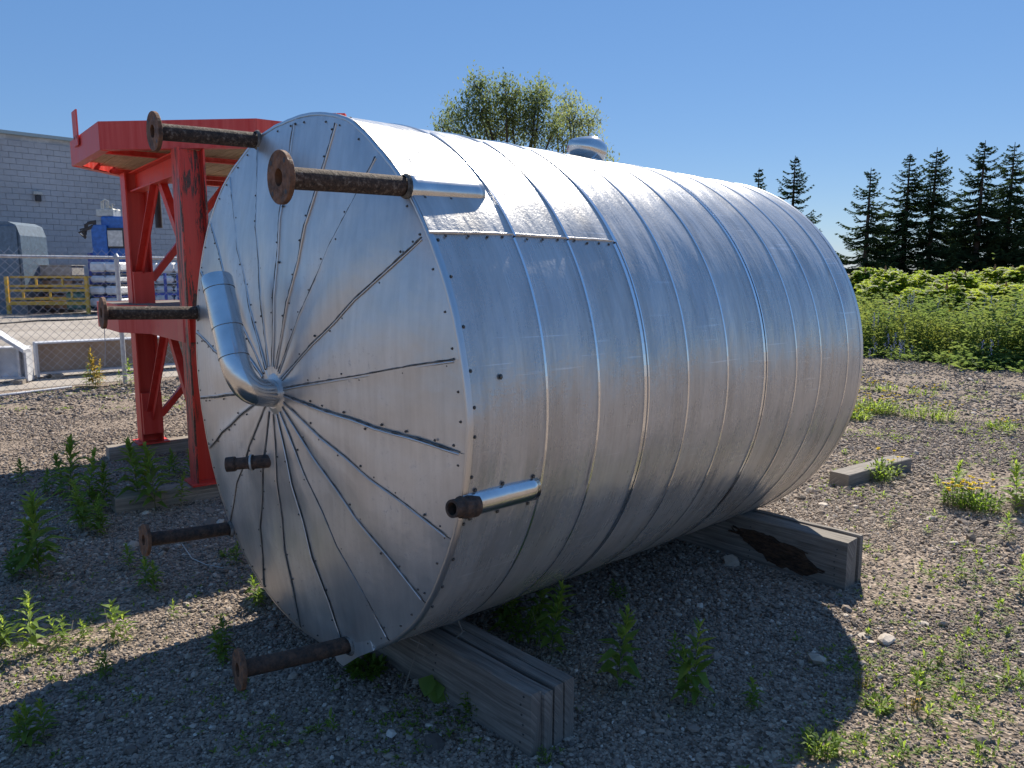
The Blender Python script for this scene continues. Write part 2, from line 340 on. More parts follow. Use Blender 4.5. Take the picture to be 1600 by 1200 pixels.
def stones():
    rng = np.random.default_rng(3); P = []; S = []
    for d0, d1, dens, sc in ((1.5, 3.2, 9500, .0055), (3.2, 5.0, 5200, .0070), (5.0, 8.0, 1900, .0098), (8.0, 14.5, 480, .0150)):
        W0 = .72*d1+.8; n = int(dens*(d1-d0)*2*W0)
        x = rng.uniform(-W0, W0, n); y = rng.uniform(d0, d1, n); k = np.abs(x) < .72*y+.8
        x, y = x[k], y[k]
        s = sc*np.exp(rng.normal(0, .33, len(x)))
        if d0 < 5:                      # a few larger stones
            b = rng.random(len(x)) < .013; s[b] *= rng.uniform(1.6, 2.9, b.sum())
        q = np.sin(x*2.3+1.1*np.sin(y*1.9))*np.sin(y*2.9+1.7*np.sin(x*1.3+.5)) + .5*np.sin(x*6.1+y*4.3)*np.sin(y*7.3-x*2.2)
        keep = rng.random(len(x)) > np.clip((q-.15)*1.1, 0, .72); x, y, s, q = x[keep], y[keep], s[keep], q[keep]; s = s*(1-.18*np.clip(q, -1, 1))
        P.append(np.stack([x, y, s*.25], 1)); S.append(s)
    P = np.concatenate(P); S = np.concatenate(S)
    m = (P[:,0]*fd.y - P[:,1]*fd.x - (f0.x*fd.y - f0.y*fd.x)) > 0.0       # this side of the fence
    P, S = P[m], S[m]
    me = bpy.data.meshes.new('gravel'); me.vertices.add(len(P)); me.vertices.foreach_set('co', P.astype(np.float32).ravel())
    A = me.attributes.new('scl', 'FLOAT', 'POINT'); A.data.foreach_set('value', S.astype(np.float32))
    A = me.attributes.new('rot', 'FLOAT_VECTOR', 'POINT')
    rot = np.stack([rng.normal(0,.35,len(P)), rng.normal(0,.35,len(P)), rng.uniform(0,6.28,len(P))],1); A.data.foreach_set('vector', rot.astype(np.float32).ravel())
    me.update()
    ob = bpy.data.objects.new('gravel', me); col.objects.link(ob)
    sc = bpy.data.collections.new('stone_shapes'); protos = []
    import bmesh
    rr = random.Random(5)
    for i in range(7):
        bm = bmesh.new(); bmesh.ops.create_icosphere(bm, subdivisions=1, radius=1)
        ax = (rr.uniform(.75,1.25), rr.uniform(.7,1.0), rr.uniform(.45,.75))
        for v in bm.verts:
            k = rr.uniform(.78, 1.15); v.co = V(v.co.x*ax[0]*k, v.co.y*ax[1]*k, v.co.z*ax[2]*k)
        sm = bpy.data.meshes.new('stone_shape'); bm.to_mesh(sm); bm.free(); sm.materials.append(M['stone'])
        so = bpy.data.objects.new('stone_shape', sm); sc.objects.link(so)
    g = bpy.data.node_groups.new('scatter_stones', 'GeometryNodeTree')
    g.interface.new_socket('Geometry', in_out='INPUT', socket_type='NodeSocketGeometry'); g.interface.new_socket('Geometry', in_out='OUTPUT', socket_type='NodeSocketGeometry')
    i = g.nodes.new('NodeGroupInput'); o = g.nodes.new('NodeGroupOutput'); ip = g.nodes.new('GeometryNodeInstanceOnPoints')
    ci = g.nodes.new('GeometryNodeCollectionInfo'); ci.inputs[0].default_value = sc; ci.inputs['Separate Children'].default_value = True; ci.inputs['Reset Children'].default_value = True
    na = g.nodes.new('GeometryNodeInputNamedAttribute'); na.data_type = 'FLOAT'; na.inputs[0].default_value = 'scl'
    nb = g.nodes.new('GeometryNodeInputNamedAttribute'); nb.data_type = 'FLOAT_VECTOR'; nb.inputs[0].default_value = 'rot'
    ip.inputs['Pick Instance'].default_value = True
    L = g.links.new; L(i.outputs[0], ip.inputs['Points']); L(ci.outputs[0], ip.inputs['Instance']); L(na.outputs[0], ip.inputs['Scale'])
    e2r = g.nodes.new('FunctionNodeEulerToRotation'); L(nb.outputs[0], e2r.inputs[0]); L(e2r.outputs[0], ip.inputs['Rotation']); L(ip.outputs[0], o.inputs[0])
    md = ob.modifiers.new('scatter', 'NODES'); md.node_group = g
    tag(ob, 'loose grey and pinkish gravel covering the ground round the tank', 'gravel', kind='stuff')
stones()

# ------------------------------------------------------------------ the tank
C = V(-.77056, 2.76343, 1.08715); RAD = .95508; LEN = 2.5278
YAW, TILT = .82255, -.01281
A_ = V(math.sin(YAW)*math.cos(TILT), math.cos(YAW)*math.cos(TILT), math.sin(TILT))
N_ = A_.cross(V(0,0,1)).normalized(); U_ = N_.cross(A_)
rim = sorted([(-164.0,.978),(-146.5,.982),(-126,.987),(-107.6,.988),(-95.1,1.),(-81.2,1.011),(-65.5,1.021),(-52.7,1.026),(-40.4,1.02),(-27.2,.999),(-16,.993),(-2.8,.985),(8.3,.994),
    (22.5,1.01),(34,.993),(47.1,.989),(56.3,.985),(69.1,.99),(78.9,.993),(89.4,1.006),(98.1,1.002),(107.7,1.001),(119,1.001),(132.9,1.01),(146.4,1.),(165,.995),(176.7,.98)])
def rimr(a):
    a = (a+180) % 360 - 180; xs = [r[0] for r in rim]; xs = [xs[-1]-360]+xs+[xs[0]+360]; ys = [rim[-1][1]]+[r[1] for r in rim]+[rim[0][1]]
    return float(np.interp(a, xs, ys))
def cyl(t, ang, r):
    a = R(ang); return C + A_*t + (U_*math.cos(a) + N_*math.sin(a))*r
def skin(t, ang):   # outer radius of the cladding incl. the slightly wavy front edge
    k = max(0, 1-t/.30)**1.5
    return RAD*(1 + (rimr(ang)-1)*k)
def onface(x, y, t=0):
    d = ray(x, y); o = V(0,0,EYE); return o + d*(((C + A_*t - o).dot(A_))/d.dot(A_))
tank = empty('storage_tank', (C.x+A_.x*LEN/2, C.y+A_.y*LEN/2, 0), 'large aluminium clad cylindrical tank lying on its side on timbers', 'tank')
prof_r = [1.0, .985, .80, .63, .50, .35, .20, .03]
prof_t = [0.0, .006, .034, .066, .074, .092, .097, .105]
def facet(r): return float(np.interp(r, prof_r[::-1], prof_t[::-1]))
seams = [-177.9,-158.4,-135.3,-113.2,-99,-80.9,-64,-49.5,-33.1,-16,1.8,19.2,35.3,56.2,78.9,94.7,110.8,126.7,143.3,162]
rg = random.Random(11)
# seam wobble (buckled sheet edges)
wob = {s: [rg.uniform(-1,1)*.0018 for _ in prof_r] for s in seams}
def seam_pt(s, i, r=None, dt=0, dn=0):
    rr = prof_r[i] if r is None else r
    ang = s + math.degrees(wob[s][i]*(1 if 0 < i < 7 else 0)/max(rr,.2))
    ang += dn/max(rr*RAD,.02)*57.3
    t = -(facet(rr)) - dt
    return cyl(t, ang, rr*RAD*(rimr(ang) if rr > .97 else 1+(rimr(ang)-1)*max(0,(rr-.6)/.4)))
for k, s in enumerate(seams):
    s2 = seams[(k+1) % len(seams)]; span = (s2 - s) % 360
    m = MB(); nx = 7; P = []; tilt = rg.uniform(-.010, .010); bow = rg.uniform(-.003, .010)
    for i, r in enumerate(prof_r):
        for j in range(nx):
            u = j/(nx-1)
            pa, pb = seam_pt(s, i), seam_pt(s2, i)
            ang = s + span*u + math.degrees((wob[s][i]*(1-u)+wob[s2][i]*u)*(1 if 0 < i < 7 else 0)/max(r,.2))
            t = -facet(r) - (bow*math.sin(math.pi*u)*(1 if 1 < i < 7 else 0)) - tilt*(u-.5)*(r if r < .98 else 0) - (.0035 if (u < .01 and 1 <= i < 7) else 0)
            P.append(cyl(t, ang, r*RAD*(rimr(ang) if r > .97 else 1+(rimr(ang)-1)*max(0,(r-.6)/.4))))
    m.grid(P, nx, len(prof_r)); g_ = m.build('gore_panel', M['gore'], tank)
    # lapped seam edge with old sealant squeezed out
    m = MB(); pts = []; 
    steps = 42; raw = [i/(steps-1) for i in range(steps)]
    for q_ in raw:
        r = .975 - q_*(.975-.09); i0 = max(i for i in range(8) if prof_r[i] >= r-1e-9); i1 = min(i0+1, 7)
        f = (prof_r[i0]-r)/max(1e-6, prof_r[i0]-prof_r[i1]); p = seam_pt(s, i0, r).lerp(seam_pt(s, i0, r), 0)
        wv = wob[s][i0]*(1 if 0 < i0 < 7 else 0)*(1-f) + wob[s][i1]*(1 if 0 < i1 < 7 else 0)*f
        ang = s + math.degrees(wv/max(r,.2)) + .0005*math.sin(q_*23+s)/max(r,.12)*57.3
        pts.append(cyl(-facet(r)-.003, ang, r*RAD*(1+(rimr(ang)-1)*max(0,(r-.6)/.4))))
    up = -100 < s < 100
    th_ = (cyl(0, s+90, 1)-C)
    m.path([p + th_*.004 for p in pts], [(.0036 if up else .0022)*rg.uniform(.8, 1.15) for _ in pts], 6); m.build('seam_lap', M['edge'], tank)
    m = MB(); m.path([p - th_*.0025 for p in pts], [(.0034 if up else .0016)*rg.uniform(.4, 1.35) for _ in pts], 5)
    m.build('seam_sealant', M['seal'], tank)
m = MB()                                  # screws along the seams and the rim
def screw(mb, p, nrm, r=.0032):
    mb.lathe([(0,.0045),(r*.6,.0045),(r,.003),(r*1.05,0),(r*1.5,0.0)], p, nrm, 7)
for s in seams:
    for r in [.955, .86, .76, .66, .56, .46, .36, .27]:
        if rg.random() < .88: screw(m, cyl(-facet(r)-.001, s + (rg.choice((-1,1))*.014)/(r*RAD)*57.3, r*RAD*(1+(rimr(s)-1)*.8)+rg.uniform(-.02,.02)), -A_)
for k in range(52):
    a = k*360/52 + rg.uniform(-1.5,1.5); screw(m, cyl(-.008, a, RAD*rimr(a)*.972), -A_)
m.build('screw_heads', M['screw'], tank)['kind'] = 'stuff'
m = MB()                                  # folded rim edge
ring = []
n = 180
for k in range(n):
    a = k*360/n; rr = RAD*rimr(a)*(1+rg.uniform(-.0012,.0012))
    for dr, t in ((.003, .014), (.0035, -.003), (-.001, -.006), (-.007, -.005)): ring.append(cyl(t, a, rr+dr))
m.add(ring, [(k*4+j, ((k+1)%n)*4+j, ((k+1)%n)*4+j+1, k*4+j+1) for k in range(n) for j in range(3)], True)
m.build('rim_edge', M['edge'], tank)
m = MB(); P = [cyl(-.006, a, RAD*r) for r, a in ((.965,150),(.965,168),(1.03,166),(1.045,163.5),(1.01,157),(1.0,150))]   # torn flap at the bottom
m.prism(P, -A_*.004); m.build('torn_flap', M['gore'], tank)
# cladding courses
ts = [0, .305, .541, .778, 1.035, 1.295, 1.572, 1.845, 2.075, 2.352, LEN]
def sheet(mb, t0, t1, a0, a1, dr0, dr1, nt=5, na=120, dent=None):
    P = []; uv = []
    for j in range(nt):
        t = t0+(t1-t0)*j/(nt-1)
        for i in range(na):
            a = a0+(a1-a0)*i/(na-1); r = skin(t, a)+dr0+(dr1-dr0)*j/(nt-1)
            r += .0015*math.sin(a*.21+t0*40)*math.sin(math.pi*j/(nt-1))
            if dent:
                for (dt, da, ds, dd) in dent:
                    e = ((t-dt)/ds)**2 + ((((a-da+180) % 360)-180)*math.pi/180*RAD/(ds*1.6))**2
                    r -= dd*math.exp(-e)
            P.append(cyl(t, a, r)); uv.append((R(a)*RAD, t))
    mb.grid(P, na, nt, True, True); mb.uv = (mb.uv or []) + uv
dents = [(.42,92,.10,.006),(1.42,84,.09,.005),(.92,112,.11,.006),(1.7,72,.10,.005),(.18,96,.09,.007),(2.2,100,.09,.006),(1.15,62,.07,.005),(.52,104,.05,.006),(2.36,66,.05,.010),(.12,112,.06,.006),(1.9,100,.06,.004),(.62,70,.03,.004),(1.1,118,.07,.005),(2.1,60,.035,.005)]
for k in range(10):
    m = MB()
    if k < 3:
        sheet(m, ts[k], ts[k+1], 56.2, 56.2+330, .0, .003, 7, 150, dents); o = m.build('cladding_sheet', M['clad'], tank)
        m = MB(); sheet(m, ts[k], ts[k+1]+.002, 24, 56.2, .006, .009, 5, 24); o = m.build('cladding_sheet', M['clad_old'], tank); o['label'] = 'dustier overlapping upper sheet'
    else:
        sheet(m, ts[k], ts[k+1], 0, 360, .0, .003, 9, 240, dents); m.build('cladding_sheet', M['clad'], tank)
def band(mb, t0, t1, h, n=160, a0=0, a1=360, seed=0):
    rr = random.Random(seed); ph = rr.uniform(0, 6); P = []
    for k in range(n):
        a = a0+(a1-a0)*k/n; w = .0022*math.sin(R(a)*3+ph)
        r = skin(max(t0,0), a); P += [cyl(t0+w, a, r+.000), cyl(t0+w, a, r+h), cyl(t1+w, a, r+h), cyl(t1+w, a, r+.001)]
    mb.add(P, [(k*4+j, ((k+1)%n)*4+j, ((k+1)%n)*4+j+1, k*4+j+1) for k in range(n) for j in range(3)], False)
for k in range(1, 10):
    m = MB(); t = ts[k]; wdt = .009 if k not in (3, 6) else .014
    band(m, t-.004, t-.004+wdt, .0050 + (.001 if k > 3 else .002), seed=k); m.build('strap_band', M['strap'], tank)
    if k in (3, 6):
        m = MB(); band(m, t+.019, t+.026, .006, seed=k); m.build('strap_band', M['strap'], tank)
for k in (1, 2, 3):     # the straps run on over the overlapping upper sheet
    m = MB(); P = []; nn = 34; wd_ = .009 if k < 3 else .014
    for i in range(nn):
        a = 23.6 + 33.2*i/(nn-1); r = skin(ts[k], a); P += [cyl(ts[k]-.004, a, r+.005), cyl(ts[k]-.004, a, r+.0132), cyl(ts[k]-.004+wd_, a, r+.0132), cyl(ts[k]-.004+wd_, a, r+.005)]
    m.add(P, [(i*4+j, i*4+4+j, i*4+5+j, i*4+1+j) for i in range(nn-1) for j in range(3)]); m.build('strap_band', M['strap'], tank)
m = MB(); band(m, LEN-.03, LEN, .004); m.build('rear_rim_edge', M['edge'], tank)
m = MB()   # lengthwise lap joint
P = [];
for i in range(40):
    t = -.004+.782*i/39; j = rg.uniform(-.0015,.0015)
    for da, h in ((-.12+j*30, .0092), (.10+j*30, .0108), (.20+j*50, .0015)): P.append(cyl(t, 56.2+da, skin(max(t,0), 56.2)+h))
m.grid(P, 3, 40); m.build('lap_joint', M['edge'], tank)
m = MB()
for t in (.05,.13,.2,.26,.36,.43,.5,.58,.64,.70,.75):
    p = cyl(t, 57.0+rg.uniform(-.3,.3), skin(t,57)+.0045); screw(m, p, p-C-A_*t, .0033)
for k in range(50):
    a = k*7.2+rg.uniform(-2,2); p = cyl(.022, a, skin(.022, a)+.0005); screw(m, p, p-C-A_*.022, .004)
m.build('side_screw_heads', M['screw'], tank)['kind'] = 'stuff'
m = MB()   # rear head
P = [cyl(LEN-.002, k*4, RAD*.999) for k in range(90)] + [cyl(LEN+.09, 0, 0)]
m.add(P, [(k, (k+1) % 90, 90) for k in range(90)], True); m.build('rear_head', M['gore'], tank)
# dark drip mark with a screw
m = MB(); p = cyl(.125, 82.5, skin(.12,82)+.004); screw(m, p, p-C, .006); m.build('side_plug', M['screw'], tank)

# nozzles -----------------------------------------------------------
def flange(mb, o, ax, r, thick, bore, raised=True):
    n = 32
    mb.lathe([(bore, .0), (r*.985, .0), (r, .0015), (r, thick), (r*.985, thick+.0015), (bore*1.45, thick+.0015), (bore*1.32, thick+.010), (bore*1.22, thick+.012)], o, ax, n)
    mb.lathe([(bore, 0), (bore, .12)], o, ax, n)
    mb.lathe([(0, .12), (bore, .12)], o, ax, n)
def nozzle(att, fl, length, rp, rf, mp, t0=0.0, holes=True, inset=.0, depth=None):
    p0 = onface(*att, t0); p1 = onface(*fl, -length); ax = (p0-p1).normalized()
    m = MB(); q0 = p1 + ax*(.02); m.path([q0, p1.lerp(p0, .5), p0 + A_*inset], rp, 22); po = m.build('nozzle_pipe', mp, tank)
    m = MB(); flange(m, p1, ax, rf, .0125, rp*.78); fo = m.build('flange', M['rust'], po)
    ref = V(0,0,1); Uq = ax.cross(ref).normalized(); Wq = ax.cross(Uq)
    for k in range(4):
        m = MB(); a = R(45+90*k); c = p1 + (Uq*math.cos(a)+Wq*math.sin(a))*rf*.80
        m.lathe([(0, -.0008), (.0065, -.0008)], c, ax, 10); m.build('bolt_hole', M['dark'], po)
    return p0, p1, ax
nozzle((404,219),(238,205), .375, .0285, .066, M['pipe_pale'], 0, inset=.05)
nozzle((636,291),(435,277), .39, .0285, .068, M['pipe_pale'], 0, inset=.05)
nozzle((312,489),(158,489), .39, .0285, .066, M['pipe_pale'], 0, inset=.05)
nozzle((362,826),(224,844), .36, .0285, .066, M['pipe'], 0, inset=.05)
nozzle((548,1008),(371,1047), .38, .0285, .066, M['pipe'], 0, inset=.05)
# threaded stub on the face
p0 = onface(434,719,-.07); p1 = onface(354,726,-.215); ax = (p0-p1).normalized(); Ls = (p0-p1).length
m = MB(); m.lathe([(0,0),(.027,0),(.0275,.028),(.0265,.032),(.022,.034),(.022,.075),(.025,.078),(.025,.09),(.0285,.092),(.0285,.096),(.0245,.098),(.0245,Ls),(.036,Ls),(.036,Ls+.01)], p1, ax, 20); m.build('stub_pipe', M['pipe'], tank)
m = MB(); m.lathe([(.0255,.084),(.0305,.086),(.0305,.092),(.0255,.094)], p1, ax, 20); m.build('pale_ring', M['tin'], tank)
m = MB(); m.lathe([(.04,-.002),(.031,-.016)], onface(433,719,-.07), A_, 20); m.build('stub_collar', M['seal'], tank)
# short open stub at the lower right rim
p0 = onface(724,792,0); p1 = onface(706,795,-.045); ax = (p0-p1).normalized()
m = MB(); m.lathe([(.018,.06),(.018,0),(.0255,0),(.0255,.03),(.031,.034),(.034,.05),(.034,.09)], p1, ax, 20); m.lathe([(0,.05),(.018,.05)], p1, ax, 20); m.build('open_stub', M['pipe'], tank)
# half round sheaths along the side
for c_, r_ in (((404,219),.036),((636,291),.036),((312,489),.036),((362,826),.036),((548,1008),.036)):
    m = MB(); m.lathe([(r_,-.004),(r_-.002,-.010),(.029,-.016),(.0285,-.004)], onface(*c_, -.004), A_, 20); m.build('sealant_ring', M['seal'], tank)
def sheath(a0, t1, r, rend, mt):
    m = MB(); P = []; uv = []
    nn = 14
    for j in range(12):
        t = -.004 + (t1+.004)*j/11; c = cyl(t, a0, skin(max(t,0), a0)-.006); rr = r + (rend-r)*j/11
        for i in range(nn):
            b = math.pi*i/(nn-1); er = (cyl(0, a0, 1)-C); et = (cyl(0, a0+90, 1)-C)
            P.append(c + er*math.sin(b)*rr + et*(-math.cos(b))*rr*1.15); uv.append((b*rr, t))
    m.grid(P, nn, 12); b0 = len(m.v); m.uv = uv
    m.f.append(tuple(11*nn+i for i in range(nn))); m.sm.append(False); m.f.append(tuple(range(nn))[::-1]); m.sm.append(False)
    return m.build('pipe_sheath', mt, tank)
sheath(45.8, .265, .036, .036, M['jacket']); sheath(104.2, .290, .034, .034, M['jacket'])
m = MB()
for a0, tt in ((45.8,.265),(104.2,.29)):
    for t in (.04, tt*.5, tt-.02):
        for sg in (-1, 1):
            a = a0+sg*2.7; p = cyl(t, a, skin(t,a)+.003); screw(m, p, p-C-A_*t, .005)
m.build('sheath_screws', M['screw'], tank)['kind'] = 'stuff'
# insulated elbow pipe on the face hub
hub = onface(432,615,-.09); b0 = onface(410,613,-.165)
kx = onface(372,617,-.265); s0 = onface(365,556,-.250); top = onface(338,432,-.250); dd = top - s0
kx = s0 - dd*((kx-s0).length/dd.length*.95)
pts = [hub]
for i in range(13):
    u = i/12; pts.append(b0*(1-u)**2 + kx*2*u*(1-u) + s0*u*u)
m = MB(); m.path(pts+[s0+dd*.01], .0485, 28); m.build('elbow_jacket', M['jacket'], tank)
m = MB(); m.path([s0-dd*.02, s0+dd*.36], .0497, 28); m.build('pipe_jacket', M['jacket'], tank)
m = MB(); m.path([s0+dd*.35, s0+dd*.84], .0507, 28); m.build('pipe_jacket', M['jacket'], tank)
m = MB(); m.path([s0+dd*.83, s0+dd*.97, top], [.0517,.0517,.047], 28); m.build('end_cap', M['jacket'], tank)
m = MB(); m.path([s0-dd*.024, s0-dd*.019], .0505, 28); m.build('jacket_joint', M['seal'], tank)
m = MB(); m.path([s0+dd*.345, s0+dd*.350], .0514, 28); m.build('jacket_joint', M['seal'], tank)
m = MB(); m.path([s0+dd*.825, s0+dd*.830], .0523, 28); m.build('jacket_joint', M['seal'], tank)
m = MB(); m.lathe([(.090,.012),(.080,-.002),(.052,-.016),(.047,-.016)], onface(431,615,-.098), A_, 28); m.build('hub_collar', M['gore'], tank)
# squashed vent hood on the crown
vt = None
vp = at_depth(917, 236, 3.52); q_ = vp - C; vt = q_.dot(A_); va = math.degrees(math.atan2(q_.dot(N_), q_.dot(U_)))
m = MB(); base = cyl(vt, va, RAD+.002); er = cyl(0, va, 1)-C
m.path([base-er*.03, base+er*.075], .05, 20); vn = m.build('vent_neck', M['jacket'], tank)
import bmesh
bm = bmesh.new(); bmesh.ops.create_uvsphere(bm, u_segments=36, v_segments=20, radius=1)
rv = random.Random(4)
cx = V(1,0,0); ctr = base + V(.005, .0, .036)
ax1 = V(.93,.0,-.30).normalized(); ax3 = V(.30,0,.93).normalized(); ax2 = V(0,1,0)
for v in bm.verts:
    x, y, z = v.co; k = 1.0
    th = math.atan2(z, x); sq = (abs(x)**2.6 + abs(z)**2.6)**(-1/2.6) if abs(x)+abs(z) > 1e-4 else 1
    x *= min(1.12, sq if sq < 1.25 else 1.25); z *= min(1.12, sq if sq < 1.25 else 1.25)
    if z > .2 and x < .2: z -= (.2-x)*.45*max(0,(z-.0))
    pl = math.exp(-((x-.35)/.35)**2)*max(0, -z)
    rad = 1 - .16*pl*(.5+.5*math.cos(x*38)) - .05*rv.random()*max(0,-z)
    y *= rad
    v.co = ctr + ax1*x*.088 + ax2*y*.078 + ax3*z*.058
me = bpy.data.meshes.new('vent_hood'); bm.to_mesh(me); bm.free()
me.transform(Matrix.Translation(-wloc(tank))); me.polygons.foreach_set('use_smooth', [True]*len(me.polygons)); me.materials.append(M['jacket'])
o = bpy.data.objects.new('vent_hood', me); col.objects.link(o); o.parent = tank

# ------------------------------------------------------------------ timbers
def plank(mb, c, lx, ly, lz, X, Y, ch=.004, seed=0, bend=0):
    """box with long axis X, with uv running along the grain"""
    rr = random.Random(seed); ns = max(3, int(lx/.12)); P = []; uv = []; Z = V(0,0,1)
    prof = [(-ly/2+ch,-lz/2),(ly/2-ch,-lz/2),(ly/2,-lz/2+ch),(ly/2,lz/2-ch),(ly/2-ch,lz/2),(-ly/2+ch,lz/2),(-ly/2,lz/2-ch),(-ly/2,-lz/2+ch)]
    off = [0, ly, ly+.01, ly+lz, ly+lz+.01, 2*ly+lz, 2*ly+lz+.01, 2*ly+2*lz]
    for i in range(ns+1):
        x = -lx/2+lx*i/ns; w = bend*math.sin(math.pi*i/ns); jy = rr.uniform(-.001,.001); jz = rr.uniform(-.0015,.0015)
        for k, (y, z) in enumerate(prof):
            e = rr.uniform(-.0012,.0012); P.append(V(*c)+X*x+Y*(y+w+jy+e)+Z*(z+jz+e)); uv.append((x+seed*.37, off[k]+seed*.21))
    fs = [(i*8+k, i*8+(k+1)%8, (i+1)*8+(k+1)%8, (i+1)*8+k) for i in range(ns) for k in range(8)]
    fs += [tuple(range(8))[::-1], tuple(ns*8+k for k in range(8))]
    b = len(mb.v); mb.add(P, fs); mb.uv = (mb.uv or []) + uv
NX = V(N_.x, N_.y, 0).normalized(); AX = V(A_.x, A_.y, 0).normalized(); C0 = V(C.x, C.y, 0)
def stack(name, label, t0, widths, gaps, n0, n1, h, mt=M['timber'], seed=1):
    cz = C0 + AX*(t0+.1) + NX*((n0+n1)/2)
    e = empty(name, (cz.x, cz.y, 0), label, 'timber'); t = t0; rr = random.Random(seed)
    for i, wd in enumerate(widths):
        m = MB(); ex = rr.uniform(-.012, .008); hh = h+rr.uniform(-.008, .004)
        plank(m, C0+AX*(t+wd/2)+NX*((n0+n1)/2+ex/2)+V(0,0,hh/2-.012), (n1-n0)+ex, wd, hh+.024, NX, AX, .004, seed*10+i)
        m.build('plank', mt, e); t += wd + gaps[i]
    m = MB()
    for r in range(6):
        for cc in range(2):
            p = C0+AX*(t0-.0005)+NX*(n1-.05-cc*.45+rr.uniform(-.01,.01))+V(0,0,.03+r*.032); m.lathe([(0,-.0015),(.0035,-.0015),(.0035,.001)], p, AX, 6)
    m.build('nail_heads', M['dark'], e)['kind'] = 'stuff'
    return e
BOT = C.z - RAD
stack('support_timber', 'grey beam of upright nailed planks under the front end of the tank', .235, [.044,.036,.042,.044], [.003,.013,.003,0], -.86, .975, .205, seed=1)
rt = stack('support_timber', 'nailed plank beam with rotten brown hollow under the far end of the tank', 2.23, [.105,.034,.034], [.004,.004,0], -.95, 1.06, .232, seed=2)
# rotten hollow: torn fibres on the near face
m = MB(); rr = random.Random(8); base_ = C0+AX*(2.2265)
up_, lo_ = [], []
for i in range(19):
    f = i/18; x = .93 - .48*f; zc_ = .055 + .10*f; hw = .075*math.sin(math.pi*min(1, f*1.05+.04))**.6
    up_.append((x, min(.200, zc_+hw+rr.uniform(-.012,.012)))); lo_.append((x, max(.012, zc_-hw+rr.uniform(-.014,.014))))
P = []
for k in range(6):
    for i in range(19):
        z = lo_[i][1] + (up_[i][1]-lo_[i][1])*k/5; P.append(base_ + NX*up_[i][0] + V(0,0,z) + AX*(rr.uniform(-.004,.0015) if 0 < k < 5 and 0 < i < 18 else .004))
m.grid(P, 19, 6, False)
for i in range(26):
    f = rr.random(); k = int(f*18); x = up_[k][0]; z = lo_[k][1] + rr.random()*(up_[k][1]-lo_[k][1])
    m.box(base_+NX*x+V(0,0,z)-AX*.002, rr.uniform(.03,.09), .008, rr.uniform(.003,.008), NX+V(0,0,rr.uniform(-.35,.0)), AX)
m.build('rotten_hollow', M['rot'], rt)
def sleeper(name, label, c, L, W, H, yaw, mt=M['sleeper'], seed=1, parts=1):
    e = empty(name, (c[0], c[1], 0), label, 'timber'); X = V(math.cos(yaw), math.sin(yaw), 0); Y = V(-X.y, X.x, 0)
    if parts == 1:
        m = MB(); plank(m, V(c[0], c[1], H/2-.005), L, W, H+.01, X, Y, .006, seed); m.build('baulk', mt, e)
    else:
        for k in range(parts):
            w_ = W/parts-.003; m = MB(); plank(m, V(c[0], c[1], H/2-.005)+Y*((k+.5)*W/parts-W/2), L, w_, H+.01, X, Y, .004, seed+k); m.build('plank', mt, e)
    return e
p0 = gnd(1322,762); p1 = gnd(1420,735); d = p1-p0; yw = math.atan2(d.y, d.x); c_ = (p0+p1)/2 + V(-math.sin(yw), math.cos(yw), 0)*.06
sleeper('wood_offcut', 'short weathered timber offcut lying alone on sunlit gravel', c_, d.length, .15, .095, yw, M['timber'], 31)
sleeper('wood_offcut', 'timber offcut cut by the right edge of the view among tall weeds', gnd(1645,795), .5, .13, .10, .2, M['timber'], 37)

# ------------------------------------------------------------------ red stand
u1 = V(.616,-.788,0); u2 = V(.788,.616,0); L1 = V(-3.03,6.33,0); L2 = V(-2.075,5.083,0)
u1 = (L2-L1).normalized(); u2 = V(-u1.y, u1.x, 0); sp = (L2-L1).length
ctr = L1 + u1*sp/2 + u2*.75
st = empty('steel_stand', (ctr.x, ctr.y, 0), 'tall red painted steel stand with two octagonal decks behind the tank', 'stand')
ZT, ZB = 2.46, 2.285
def SP(a, b, z): return ctr + u1*a + u2*b + V(0,0,z)
def hcol(mb, p, z0, z1, w_=.165, t=.012, d=.165):
    c = p + V(0,0,(z0+z1)/2)
    for sg in (-1,1): mb.box(c+u2*(sg*(d/2-t/2)), w_, t, z1-z0, u1, u2)
    mb.box(c, t, d-2*t-.001, z1-z0-.002, u1, u2)
legs = [L1, L2, L1+u2*1.5, L2+u2*1.5]
for i, p in enumerate(legs):
    m = MB(); hcol(m, p, .115, ZB-.002); o = m.build('leg', M['red_chip'] if i == 1 else M['red'], st)
    if i == 1: o['label'] = 'leg with badly peeling paint'
    m = MB(); m.box(p+V(0,0,.108), .24, .24, .012, u1, u2); m.build('foot_plate', M['red'], st)
poly = [(-.58,-1.21),(.42,-1.19),(1.13,-.42),(1.13,1.3),(.42,2.1),(-.58,2.1),(-1.32,1.3),(-1.32,-.58)]
# solve measured corners again for the exact frame
A0 = gnd_ = None
def fascia(poly, z0, z1, mt, th=.012, flange_w=.05, closed=True):
    n = len(poly)
    cx = sum(p[0] for p in poly)/n; cy = sum(p[1] for p in poly)/n
    for i in range(n):
        a = SP(*poly[i], 0); b = SP(*poly[(i+1)%n], 0); d = (b-a); L = d.length; d.normalize(); nn = V(d.y,-d.x,0)
        mid = (a+b)/2; inn = SP(cx, cy, 0)-mid
        if nn.dot(inn) < 0: nn = -nn
        m = MB(); m.box(mid+V(0,0,(z0+z1)/2)+nn*(th/2), L-.002, th, z1-z0, d, nn)
        m.box(mid+V(0,0,z0+.004)+nn*(th+flange_w/2), L-.06, flange_w, .008, d, nn); m.build('fascia_plate', mt, st)
fascia(poly, ZB, ZT, M['red_fade'])
